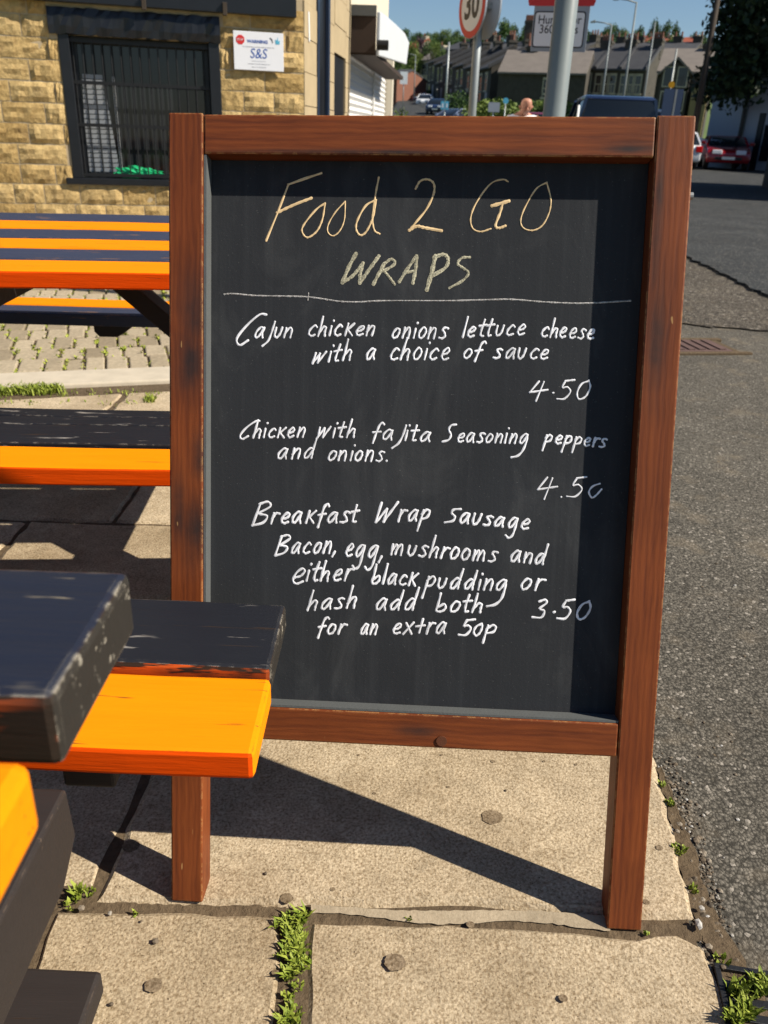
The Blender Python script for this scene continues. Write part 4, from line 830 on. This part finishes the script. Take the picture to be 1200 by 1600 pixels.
# ------------------------------------------------------------------ houses
def house(label, P0, P1, ze, zr, wall='dark_stone', roof='slate_roof', depth=7.5, chim=(0,), group=None, wins=((.25, 1), (.72, 1), (.3, 0)), door=.75, name='terraced_house', pots=4, ribs=False, winw=.95, chh=.75, winh=1.5):
    W = math.dist(P0[:2], P1[:2]); rz = math.atan2(P1[1]-P0[1], P1[0]-P0[0]); zb = min(land(P0[0], P0[1]), land(P1[0], P1[1]), land(P0[0], P0[1]+depth))-.3
    t = thing(name, label, 'house', (P0[0], P0[1], zb), rz, group); E_, Z_ = ze-zb, zr-zb
    MB().prism([(0, 0), (depth, 0), (depth, E_), (depth/2, Z_-.1), (0, E_)], 'x', 0, W).obj('wall', M[wall], t)
    k = (Z_-E_)/(depth/2); rf = MB().prism([(-.35, E_-.35*k), (depth/2, Z_), (depth+.35, E_-.35*k), (depth+.35, E_-.35*k+.16), (depth/2, Z_+.18), (-.35, E_-.35*k+.16)], 'x', -.05, W+.05).obj('roof', M[roof], t)
    if ribs:
        for a in (0.02, W-.1): MB().prism([(-.36, E_-.36*k+.16), (depth/2, Z_+.18), (depth/2, Z_+.36), (-.36, E_-.36*k+.34)], 'x', a, a+.16).obj('party_coping', M[roof], rf)
    for c_ in chim:
        x = .5+c_*(W-1); ch = MB().box(x-.55, x+.55, depth/2-.45, depth/2+.45, Z_-1.0, Z_+chh).box(x-.62, x+.62, depth/2-.52, depth/2+.52, Z_+chh-.25, Z_+chh-.08).obj('chimney', M[wall], rf)
        for q in range(pots):
            MB().tube([(x-.4+.8*q/max(1, pots-1), depth/2, Z_+chh), (x-.4+.8*q/max(1, pots-1), depth/2, Z_+chh+.55)], [.13, .10], 8).obj('chimney_pot', M['pot'], rf)
    for (fx_, fl) in wins:
        x = fx_*W; z = (E_-2.1 if fl else max(.9, E_-4.9)); f = MB().box(x-winw/2-.1, x-winw/2, -.05, .05, z, z+winh).box(x+winw/2, x+winw/2+.1, -.05, .05, z, z+winh).box(x-winw/2-.1, x+winw/2+.1, -.05, .05, z+winh, z+winh+.2).box(x-winw/2-.2, x+winw/2+.2, -.12, .05, z-.18, z).box(x-winw/2, x+winw/2, -.03, .04, z+winh*.5-.04, z+winh*.5+.04).box(x-.03, x+.03, -.031, .04, z, z+winh*.5-.04).obj('window', M['pale_wall'], t)
        MB().box(x-winw/2, x+winw/2, -.012, .03, z, z+winh).obj('pane', M['glass'], f)
    if door: MB().box(door*W-.48, door*W+.48, -.03, .04, .3, 2.4).obj('door', plain('pale_door', (.25, .25, .28), .5, .1, 3), t)
    return t
def row(n, u0, Y0, u1, Y1, ve0, ve1, vr0, vr1, labf, **k):
    A = (xat(u0, Y0, ve0), Y0); Bp = (xat(u1, Y1, ve1), Y1); ze0, ze1 = aty(u0, ve0, Y0).z, aty(u1, ve1, Y1).z; dd = k.get('depth', 7.5)/2
    zr0, zr1 = aty(u0, vr0, Y0+dd).z, aty(u1, vr1, Y1+dd).z
    for i in range(n):
        s, e, c_ = i/n, (i+1)/n, (i+.5)/n; L = lambda a, b, t: a+(b-a)*t
        house(labf(i), (L(A[0], Bp[0], s), L(A[1], Bp[1], s)), (L(A[0], Bp[0], e), L(A[1], Bp[1], e)), L(ze0, ze1, c_), L(zr0, zr1, c_), **k)
row(6, 669, 132, 768, 96, 97, 108, 81, 80, lambda i: f'sooty terraced house, {ORD[i]} from left in the row behind the speed limit pole', group='houses of the left terrace', ribs=True, chim=(1,), wins=((.3, 1), (.7, 1), (.3, 0)))
row(7, 690, 135, 905, 118, 78, 80, 67, 68, lambda i: f'rear house with clay chimney pots, {ORD[i]} from left in the back row', group='houses of the rear left terrace', chim=(1,), pots=3, wins=(), door=0, chh=.9)
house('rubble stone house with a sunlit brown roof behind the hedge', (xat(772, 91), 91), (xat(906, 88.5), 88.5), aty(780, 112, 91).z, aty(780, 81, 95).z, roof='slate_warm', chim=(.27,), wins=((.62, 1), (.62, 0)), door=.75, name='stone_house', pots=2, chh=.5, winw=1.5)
q = (xat(789, 104), 104); house('tall narrow house whose big chimney carries a row of six pots', q, (q[0]+3.2, 103.5), aty(800, 86, 104).z, aty(800, 72, 107).z, chim=(.5,), pots=6, chh=2.6, wins=(), door=0, name='stone_house')
row(3, 893, 93, 1011, 89, 106, 108, 78, 74, lambda i: f'dark terraced house with rib-lined roof, {ORD[i]} from the left above the blue van', group='houses of the right terrace', ribs=True, chim=(1,), wins=((.2, 1), (.45, 1), (.7, 1)), winw=.7)
row(6, 905, 125, 1085, 118, 78, 78, 69, 68, lambda i: f'rear terraced house, {ORD[i]} from left in the row behind the lamps', group='houses of the rear right terrace', chim=(1,), pots=2, wins=(), door=0, chh=.8)
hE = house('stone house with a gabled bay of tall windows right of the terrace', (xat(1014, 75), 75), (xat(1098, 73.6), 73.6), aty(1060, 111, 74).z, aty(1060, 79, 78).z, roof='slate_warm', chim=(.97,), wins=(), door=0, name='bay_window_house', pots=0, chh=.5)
zb = hE.location.z; s1, s2 = .35, 2.6
m = MB().prism([(s1, 0), (s2, 0), (s2, aty(1040, 112, 73.5).z-zb), ((s1+s2)/2, aty(1042, 95, 73.5).z-zb), (s1, aty(1040, 112, 73.5).z-zb)], 'y', -.9, -.001); m.obj('bay', M['dark_stone'], hE)
za, zt2 = aty(1042, 92, 73.5).z-zb, aty(1040, 112, 73.5).z-zb
m = MB().prism([(s1-.25, zt2-.25), ((s1+s2)/2, za), (s2+.25, zt2-.25), (s2+.25, zt2-.1), ((s1+s2)/2, za+.2), (s1-.25, zt2-.1)], 'y', -1.1, 1.5); m.obj('gable_roof', M['slate_warm'], hE)
for a in (s1+.6, s2-.6):
    for z in (aty(1040, 134, 73.5).z-zb, aty(1040, 172, 73.5).z-zb):
        f = MB().box(a-.42, a-.34, -.96, -.9, z, z+1.3).box(a+.34, a+.42, -.96, -.9, z, z+1.3).box(a-.42, a+.42, -.96, -.9, z+1.3, z+1.38).box(a-.42, a+.42, -.96, -.9, z-.08, z).obj('window', M['pale_wall'], hE); MB().box(a-.34, a+.34, -.93, -.9, z, z+1.3).obj('pane', M['glass'], f)
MB().box(2.9, 4.1, -1.4, -.002, 0, aty(1078, 136, 72).z-zb).obj('garage_wall', plain('mossy_stone', (.22, .17, .08), .9, .3, 3), hE)
for (u, v, wpx, Y, mt, lab) in ((928, 61, 20, 230, 'red_tile', 'cream gabled house on the far hillside left of the tall lamp posts'), (1004, 58, 12, 240, 'red_tile', 'small cream house on the far hillside between the lamp posts'), (1035, 60, 26, 235, 'red_tile', 'orange tiled bungalow on the far hillside above the bay window'), (1076, 60, 22, 225, 'red_tile', 'red tiled house on the far hillside near the telegraph pole'), (645, 63, 14, 190, 'red_tile', 'brown roofed house on the far hillside above the street'), (667, 79, 16, 150, 'slate_warm', 'grey roofed cottage on the hillside behind the left street trees')):
    x0, x1 = xat(u-wpx/2, Y, v), xat(u+wpx/2, Y, v); zr_ = aty(u, v, Y+3).z
    house(lab, (x0, Y), (x1, Y-2), zr_-1.6, zr_, wall='pale_wall', roof=mt, depth=6, chim=(.8,), wins=((.3, 1), (.7, 1)), door=0, pots=1, name='hillside_house', group='houses on the far hillside', chh=.6)
# brick house beyond the shop, white building and the house whose shadow crosses the road
house('brick coloured house far down the street beside the shutter', (xat(598, 118), 118), (xat(617.5, 117), 117), aty(612, 122, 118).z, aty(612, 110, 121).z, wall='pot', chim=(), wins=(), door=0, name='brick_house')
WB = thing('white_building', 'white rendered building with stepped roofline and dark doorway at the right edge', 'building', (xat(1163, 41), 41, 0), R(-60))
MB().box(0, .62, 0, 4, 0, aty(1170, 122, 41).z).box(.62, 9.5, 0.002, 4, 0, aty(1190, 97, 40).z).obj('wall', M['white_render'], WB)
MB().box(.72, 1.02, -.05, 0.06, 0, aty(1188, 176, 40).z).obj('doorway', M['iron'], WB); MB().box(1.12, 1.7, -.05, .06, .4, aty(1195, 195, 40).z).obj('dark_window', M['glass'], WB)
MB().box(-.05, .62, -.1, 4.05, aty(1170, 122, 41).z, aty(1170, 122, 41).z+.1).obj('coping', M['bead'], WB)
MB().tube([(-.09, -.1, 0), (-.09, -.1, aty(1163, 150, 41).z)], .09, 8).obj('downpipe', M['iron'], WB)
G1 = thing('white_wall', 'low flat-topped white garden wall behind the red car', 'wall', (xat(1106, 43.2), 43.2, 0), math.atan2(-2.0, xat(1161, 41.2)-xat(1106, 43.2)))
gl_ = math.hypot(2.0, xat(1161, 41.2)-xat(1106, 43.2))
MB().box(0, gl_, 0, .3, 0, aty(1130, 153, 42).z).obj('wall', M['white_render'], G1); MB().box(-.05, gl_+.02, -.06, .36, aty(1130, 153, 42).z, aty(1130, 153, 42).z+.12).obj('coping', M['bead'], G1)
house('stone house standing just beyond the right edge of the picture, shading the road', (10.1, 24.6), (9.9, 18.0), 5.2, 7.2, wall='dark_stone', chim=(.5,), wins=((.3, 1), (.7, 1)), name='stone_house')

# ------------------------------------------------------------------ signs, posts and lamps
def post(name, label, cat_, u, v, Y, vtop, rad, mat, group=None, taper=.8, parts=True):
    x = xat(u, Y, v); zb = land(x, Y); h = aty(u, vtop, Y).z-zb; t = thing(name, label, cat_, (x, Y, zb), 0, group)
    MB().tube([(0, 0, -.1), (0, 0, h)], [rad, rad*taper], 20).obj('pole', M[mat], t, smooth=True); return t, h
x = xat(871, 5.0, 130); t = thing('lamp_column', 'thick grey metal column rising just behind the chalkboard top, in front of the hump sign', 'column', (x, 5, 0))
MB().tube([(0, 0, -.1), (0, 0, .7)], [.078, .078], 32).obj('base', M['column'], t, smooth=True); MB().tube([(0, 0, .7), (0, 0, .76), (0, 0, 6.0)], [.078, .061, .058], 32).obj('pole', M['column'], t, smooth=True)
# speed limit signs, back to back
x = xat(743.5, 8.0, 100); t = thing('speed_limit_sign', 'grey pole with back-to-back round red-rimmed 30 speed limit discs', 'road sign', (x, 8, 0), R(-67))
MB().tube([(0, 0, -.1), (0, 0, 2.75)], .034, 20).obj('pole', M['steel'], t, smooth=True)
zc = aty(746, 10, 8).z
for sgn in (-1, 1):
    cx = 0; dsc = MB().tube([(cx, sgn*.06, zc), (cx, sgn*.075, zc)], .238, 48).obj('sign_disc', M['plate_back'], t)
    MB().tube([(cx, sgn*.0755, zc), (cx, sgn*.0765, zc)], .235, 48).obj('red_ring', M['sign_red'], dsc)
    MB().tube([(cx, sgn*.077, zc), (cx, sgn*.078, zc)], .185, 48).obj('white_face', M['sign_white'], dsc)
    mm = Matrix.Translation((cx, sgn*.0785, zc)) @ Matrix.Rotation(0 if sgn < 0 else math.pi, 4, 'Z') @ RX; text('number', '30', .288, M['sign_black'], dsc, mm, .001, 'CENTER', .92, .008)
    MB().box(-.10, .10, min(sgn*.035, sgn*.059), max(sgn*.035, sgn*.059), zc-.02, zc+.02).obj('clamp', M['steel'], t)
post('slim_pole', 'slim pale pole standing tight beside the speed limit pole', 'pole', 738.2, 120, 8.6, 60, .020, 'steel')
# hump warning sign
Yh = 9.6; xh = xat(875, Yh, 60); t = thing('hump_sign', 'grey backed road sign with red triangle and a Humps for 360 yards plate', 'road sign', (xh, Yh, 0), R(-15))
zt_, zb_ = 4.3, aty(876, 81, Yh).z; x0, x1 = xat(830.5, Yh, 60)-xh, xat(916, Yh, 60)-xh; zw0, zw1 = aty(876, 75, Yh).z, aty(876, 17.5, Yh).z
MB().tube([(.0, .05, -.1), (.0, .05, zt_)], .034, 20).obj('pole', M['steel'], t, smooth=True)
bp = MB().box(x0, x1, -.004, .004, zb_, zt_-.1).obj('backing_board', M['plate_back'], t, .002)
def rrect(a, b, c, d, rad, y0, y1, mb=None):
    P = []
    for (cx, cz, s) in ((b-rad, d-rad, 0), (a+rad, d-rad, 90), (a+rad, c+rad, 180), (b-rad, c+rad, 270)): P += [(cx+rad*math.cos(R(s+k*15)), cz+rad*math.sin(R(s+k*15))) for k in range(7)]
    return (mb or MB()).prism(P, 'y', y0, y1)
px = (x1-x0)/88
wa, wb = x0+1.5*px, x1-5*px
rrect(wa, wb, zw0, zw1, .03, -.0065, -.0045).obj('plate_border', M['sign_black'], bp)
rrect(wa+.012, wb-.012, zw0+.012, zw1-.012, .024, -.008, -.0066).obj('plate_face', M['sign_white'], bp)
cxm = (wa+wb)/2; hz = zw1-zw0
def htxt(s, z, size): text('plate_lettering', s, size, M['sign_black'], bp, Matrix.Translation((cxm, -.0085, z)) @ RX, .0006, 'CENTER', .92, .0008)
htxt('Humps for', zw1-.24*hz, .108); htxt('360 yards', zw1-.50*hz, .108)
m = MB().prism([(cxm-.055, zw0+.22*hz), (cxm, zw0+.22*hz+.075), (cxm+.055, zw0+.22*hz), (cxm, zw0+.22*hz-.075)], 'y', -.0092, -.0082); m.obj('arrow_symbol', M['sign_black'], bp)
zt0 = zw1+.045; tw = .31
m = MB().prism([(cxm-tw-.01, zt0), (cxm+tw+.01, zt0), (cxm+tw+.025, zt0+.045), (cxm+.02, zt0+.58), (cxm-.02, zt0+.58), (cxm-tw-.025, zt0+.045)], 'y', -.0065, -.0045); m.obj('red_triangle', M['sign_red'], bp)
m = MB().prism([(cxm-.225, zt0+.065), (cxm+.225, zt0+.065), (cxm, zt0+.46)], 'y', -.0080, -.0066); m.obj('triangle_face', M['sign_white'], bp)
m = MB().prism([(cxm-.17, zt0+.085)]+[(cxm-.10+.02*k, zt0+.085+.012+.06*math.sin(math.pi*k/10)) for k in range(11)]+[(cxm+.17, zt0+.085)], 'y', -.0095, -.0081); m.obj('hump_symbol', M['sign_black'], bp)
def lamp(label, u, v, Y, vtop, apx):
    t, h = post('street_lamp', label, 'street lamp', u, v, Y, vtop, .075, 'column', 'street lamps along the far road', .55)
    a = -apx*Y/FPX; MB().tube([(0, 0, h-.03), (a*.5, 0, h+.08), (a, 0, h+.12)], .035, 8).obj('arm', M['column'], t, smooth=True)
    MB().prism([(a*1.0, h+.06), (a*1.28, h+.04), (a*1.32, h+.12), (a*1.05, h+.22)], 'y', -.12, .12).obj('lantern', M['column'], t, .02); return t
lamp('shorter street lamp, left of the pair above the blue van', 949, 90, 62, 38, 22)
lamp('taller street lamp, right of the pair above the blue van', 984, 80, 48, 3, 24)
post('street_lamp', 'slim grey lamp post between the right terrace and the bay window house', 'street lamp', 1014, 100, 54, 34, .06, 'column', 'street lamps along the far road', .6)
post('signal_pole', 'short grey pole in front of the bay windows', 'pole', 1052, 110, 45, 76, .05, 'steel')
lamp('small distant street lamp among the pale street trees', 649, 98, 115, 86, 12)
t, h = post('telegraph_pole', 'dark leaning-looking wooden telegraph pole beside the black tree', 'telegraph pole', 1104, 95, 38, -60, .135, 'pole_wood')
t, h = post('telegraph_pole', 'distant wooden telegraph pole in front of the left terrace', 'telegraph pole', 699, 110, 78, 66, .10, 'steel')
t, h = post('parking_sign', 'small blue double parking sign beside the dark car in the street', 'road sign', 695, 168, 44, 158, .03, 'steel'); 
for k in (-1, 1): MB().box(-.01+k*.1-.085, -.01+k*.1+.085, -.05, -.04, h-.36, h).obj('blue_plate', M['sign_cyan'], t); MB().box(-.01+k*.1-.03, -.01+k*.1+.03, -.056, -.05, h-.28, h-.1).obj('white_mark', M['sign_white'], t)
t, h = post('cycle_sign', 'small blue disc sign on a thin pole left of the bald man', 'road sign', 789.5, 165, 36, 153, .03, 'steel'); MB().disc((0, -.05, h-.1), .11, (0, 1, 0), .01, 20).obj('blue_disc', M['sign_cyan'], t)
t, h = post('sign_board', 'dark blue back of a tall road sign below the bay windows', 'road sign', 1050, 160, 30, 139, .035, 'steel'); MB().box(-.32, .30, -.06, -.045, .6, h).obj('board', plain('dark_blue_board', (.035, .06, .12), .5, .1, 3), t); MB().box(.04, .10, -.065, -.06, .6, h).obj('brace', M['steel'], t); MB().disc((-.12, -.05, h+.12), .1, (0, 1, 0), .02, 14).obj('amber_lamp', plain('amber_lens', (.5, .26, .02), .3, .1, 5), t)
t, h = post('direction_sign', 'white rectangular sign among the street trees beside the parked van', 'road sign', 631, 125, 88, 112, .05, 'steel'); MB().box(-.35, .35, -.08, -.06, h-1.05, h).obj('board', M['sign_white'], t)
t, h = post('bollard', 'thin white marker post beside the blue van', 'post', 904, 170, 15, 164, .022, 'white')
t, h = post('sign_board', 'grey rectangular sign board on two legs in front of the hedge', 'road sign', 771, 170, 34, 160, .03, 'steel'); MB().box(-.2, .22, -.05, -.04, h-.32, h).obj('board', M['plate_back'], t)

# ------------------------------------------------------------------ vehicles
CARN = 0
def vehicle(name, label, cat_, loc, rz, paint, L=4.2, W=1.75, H=1.45, kind='hatch', group=None):
    t = thing(name, label, cat_, loc, rz, group); h2 = W/2
    if kind == 'van': lower = [(-L/2, .35), (L/2, .35), (L/2, .95), (L/2-.25, 1.15), (L/2-1.0, 1.3), (-L/2, 1.3)]; cab = [(-L/2+.02, 1.3), (L/2-.95, 1.3), (L/2-1.75, H-.1), (-L/2+.10, H-.08)]; roofp = [(-L/2+.08, H-.10), (L/2-1.70, H-.12), (L/2-1.95, H-.01), (L/2-2.6, H), (-L/2+.5, H), (-L/2+.15, H-.04)]
    else: lower = [(-L/2, .38), (-L/2+.05, .30), (L/2-.05, .28), (L/2, .45), (L/2-.05, .68), (L/2-.30, .80), (L/2-1.15, .93), (-L/2+.25, .95), (-L/2+.03, .85)]; cab = [(-L/2+.18, .94), (L/2-1.12, .92), (L/2-1.85, H-.07), (-L/2+.65, H-.06)]; roofp = [(-L/2+.60, H-.08), (L/2-1.83, H-.09), (L/2-2.05, H-.02), (-L/2+1.2, H), (-L/2+.75, H-.03)]
    def shell(poly, wb, wt, zb_, zt_):
        n = len(poly); V = []
        for s in (-1, 1): V += [(x, s*(wb+(wt-wb)*(z-zb_)/(zt_-zb_)), z) for x, z in poly]
        return MB().add(V, [tuple(range(n))[::-1], tuple(range(n, 2*n))]+[(i, (i+1) % n, n+(i+1) % n, n+i) for i in range(n)])
    zl = max(z for x, z in lower)
    shell(lower, h2-.02, h2, .28, zl).obj('body', paint, t, .07, True, 3)
    shell(cab, h2-.05, h2-.2, zl-.02, H).obj('windows', M['glass'], t, .05, True, 3)
    shell(roofp, h2-.16, h2-.19, H-.12, H).obj('roof', paint, t, .04, True, 3)
    for s in (-1, 1):
        pm = MB()
        for (x0, x1) in ((cab[1][0]-.02, cab[2][0]), ((cab[1][0]+cab[0][0])/2-.1, (cab[2][0]+cab[3][0])/2-.05), (cab[0][0]+.06, cab[3][0]+.02)): pm.beam((x0, s*(h2-.055), zl), (x1, s*(h2-.185), H-.07), .07, .06, (1, 0, 0))
        pm.obj('pillars', paint, t)
        MB().box(cab[1][0]-.28, cab[1][0]-.1, min(s*h2, s*(h2+.2)), max(s*h2, s*(h2+.2)), zl+.02, zl+.16).obj('wing_mirror', paint, t, .03)
        zh = .62 if kind != 'van' else .80
        MB().hexa([(L/2-.16, s*(h2-.42)-.20, zh), (L/2+.005, s*(h2-.42)-.20, zh), (L/2+.005, s*(h2-.42)+.20, zh), (L/2-.16, s*(h2-.42)+.20, zh), (L/2-.26, s*(h2-.42)-.20, zh+.17), (L/2-.03, s*(h2-.42)-.20, zh+.17), (L/2-.03, s*(h2-.42)+.20, zh+.17), (L/2-.26, s*(h2-.42)+.20, zh+.17)]).obj('headlight', M['lamp_glass'], t, .03)
        MB().box(-L/2-.012, -L/2+.16, min(s*(h2-.26), s*(h2+.006)), max(s*(h2-.26), s*(h2+.006)), .66, .90 if kind != 'van' else 1.15).obj('tail_light', M['tail'], t, .03)
        for xw in (L/2-.78, -L/2+.72):
            tw_ = MB().tube([(xw, s*(h2-.20), .31), (xw, s*(h2+.005), .31)], .31, 24).obj('wheel', M['tyre'], t, .03); MB().tube([(xw, s*(h2+.004), .31), (xw, s*(h2+.014), .31)], [.20, .17], 16).obj('rim', M['rim'], tw_)
    MB().box(L/2-.04, L/2+.012, -.55, .55, .40, .52).obj('grille', M['iron'], t, .02)
    MB().box(L/2+.012, L/2+.022, -.26, .26, .42, .53).obj('number_plate', M['plate_y'], t); MB().box(-L/2-.02, -L/2-.008, -.26, .26, .52, .63).obj('number_plate', M['plate_y'], t)
    return t
P_w, P_r, P_b, P_d, P_s = car_paint('white_car_paint', (.72, .73, .75)), car_paint('red_car_paint', (.20, .007, .012)), car_paint('blue_car_paint', (.018, .05, .16)), car_paint('dark_blue_van_paint', (.012, .022, .06)), car_paint('silver_blue_car_paint', (.12, .15, .24))
def veh(name, label, u, v, rz, paint, Y=None, **k):
    if Y is None: p = gnd(u, v)
    else: x = xat(u, Y, v); p = Vector((x, Y, land(x, Y)))
    return vehicle(name, label, 'van' if k.get('kind') == 'van' else 'car', tuple(p), R(rz), paint, **k)
veh('parked_car', 'dark red car parked nose-on in shade before the white wall', 1129, 250, -104, P_r, Y=40, H=1.36, W=1.8, group='cars standing on the road')
veh('parked_van', 'dark blue van with its roof showing behind the top rail of the chalkboard', 950, 170, 84, P_d, Y=23.3, kind='van', H=1.96, W=1.92, L=4.6, group='vans standing on the road')
veh('parked_van', 'white van seen side-on beyond the blue van and below the bay windows', 1022, 180, 2, P_w, Y=41, kind='van', H=2.27, W=1.95, L=5.0, group='vans standing on the road')
veh('parked_car', 'white car with red tail light just showing beside the board right post', 1042, 250, 86, P_w, Y=38.8, group='cars standing on the road')
SG = 'vehicles lining the far street'
veh('parked_van', 'white van farthest up the street beside the trees', 628.5, 151, -96, P_w, kind='van', H=2.4, W=1.95, L=4.8, group=SG)
veh('parked_car', 'dark blue car parked next to the white van up the street', 639, 155, -97, P_b, group=SG)
veh('parked_car', 'silver blue car in the middle of the street queue', 646, 160, -97, P_s, group=SG)
veh('parked_car', 'red car half hidden by the white car in the street', 656, 163, -97, P_r, group=SG)
veh('parked_car', 'white car facing down the street, left of the dark one', 664, 168, -98, P_w, group=SG)
veh('parked_car', 'dark blue car nearest in the street beside the blue parking sign', 683, 180, -100, P_d, group=SG)
veh('parked_car', 'silver blue car roof just showing above the rail left of the sign pole', 711, 186, -140, P_s, group=SG, Y=60)
veh('parked_car', 'red car partly hidden behind the grey column', 848, 178, -90, P_r, Y=36, H=1.9, group='cars standing on the road')

# ------------------------------------------------------------------ bald man walking in the road
def skinmesh(name, J, E_, mat, parent, sub=2, root=0):
    me = bpy.data.meshes.new(name); me.from_pydata([j[:3] for j in J], E_, []); o = bpy.data.objects.new(name, me); COL.objects.link(o); o.parent = parent
    md = o.modifiers.new('skin', 'SKIN'); md.use_smooth_shade = True
    for i, j in enumerate(J): me.skin_vertices[0].data[i].radius = (j[3], j[4] if len(j) > 4 else j[3]); me.skin_vertices[0].data[i].use_root = (i == root)
    s = o.modifiers.new('sub', 'SUBSURF'); s.levels = s.render_levels = sub
    me.materials.append(mat); return o
Ym = 13.0; x = xat(812, Ym, 170); man = thing('person', 'bald man in a white shirt walking with head bowed behind the board', 'person', (x, Ym, land(x, Ym)), R(8)); man.scale = (.95, .95, .95); man.rotation_euler = (R(9), 0, R(8))
J = [(0, 0, .93, .12, .15), (0, 0, 1.12, .12, .15), (0, 0, 1.32, .12, .17), (0, -.01, 1.42, .06, .07), (0, -.05, 1.46, .07), (0, -.10, 1.50, .088, .098), (0, -.11, 1.58, .086, .096), (0, -.10, 1.63, .06, .066)]
E_ = [(0, 1), (1, 2), (2, 3), (3, 4), (4, 5), (5, 6), (6, 7)]
for s in (-1, 1):
    b = len(J); J += [(s*.19, 0, 1.36, .055), (s*.25, .01, 1.10, .042), (s*.25, -.12, .90, .032), (s*.25, -.19, .86, .024), (s*.25, -.25, .84, .016)]; E_ += [(2, b), (b, b+1), (b+1, b+2), (b+2, b+3), (b+3, b+4)]
    b = len(J); J += [(s*.09, 0, .86, .085), (s*.10, -.03*s, .48, .058), (s*.10, .06*s, .10, .04), (s*.10, .06*s-.14, .04, .032)]; E_ += [(0, b), (b, b+1), (b+1, b+2), (b+2, b+3)]
skinmesh('body', J, E_, M['skin'], man)
skinmesh('shirt', [(0, 0, .92, .145, .17), (0, 0, 1.12, .14, .17), (0, 0, 1.33, .135, .185), (0, -.02, 1.42, .075, .09)]+[(s*.19, 0, 1.335, .07) for s in (-1, 1)]+[(s*.245, .008, 1.17, .07) for s in (-1, 1)], [(0, 1), (1, 2), (2, 3), (2, 4), (2, 5), (4, 6), (5, 7)], M['shirt'], man)
skinmesh('trousers', [(0, 0, .95, .13, .16)]+[p for s in (-1, 1) for p in ((s*.09, 0, .84, .10), (s*.10, -.03*s, .48, .075), (s*.10, .06*s, .12, .06))], [(0, 1), (1, 2), (2, 3), (0, 4), (4, 5), (5, 6)], M['trouser'], man)
for s in (-1, 1):
    MB().tube([(s*.083, -.10, 1.485), (s*.093, -.095, 1.53)], [.012, .016], 8).obj('ear', M['skin'], man, smooth=True)
    MB().tube([(s*.032, -.192, 1.515), (s*.032, -.197, 1.515)], .009, 8).obj('eye', M['sign_black'], man); MB().box(s*.10-.045, s*.10+.045, .06*s-.19, .06*s+.07, 0, .07).obj('shoe', M['iron'], man, .02)
MB().tube([(0, -.190, 1.515), (0, -.215, 1.475)], [.008, .015], 8).obj('nose', M['skin'], man, smooth=True); MB().box(-.025, .025, -.197, -.189, 1.435, 1.443).obj('mouth', plain('lips', (.32, .10, .08), .5, .1, 9), man, .002)
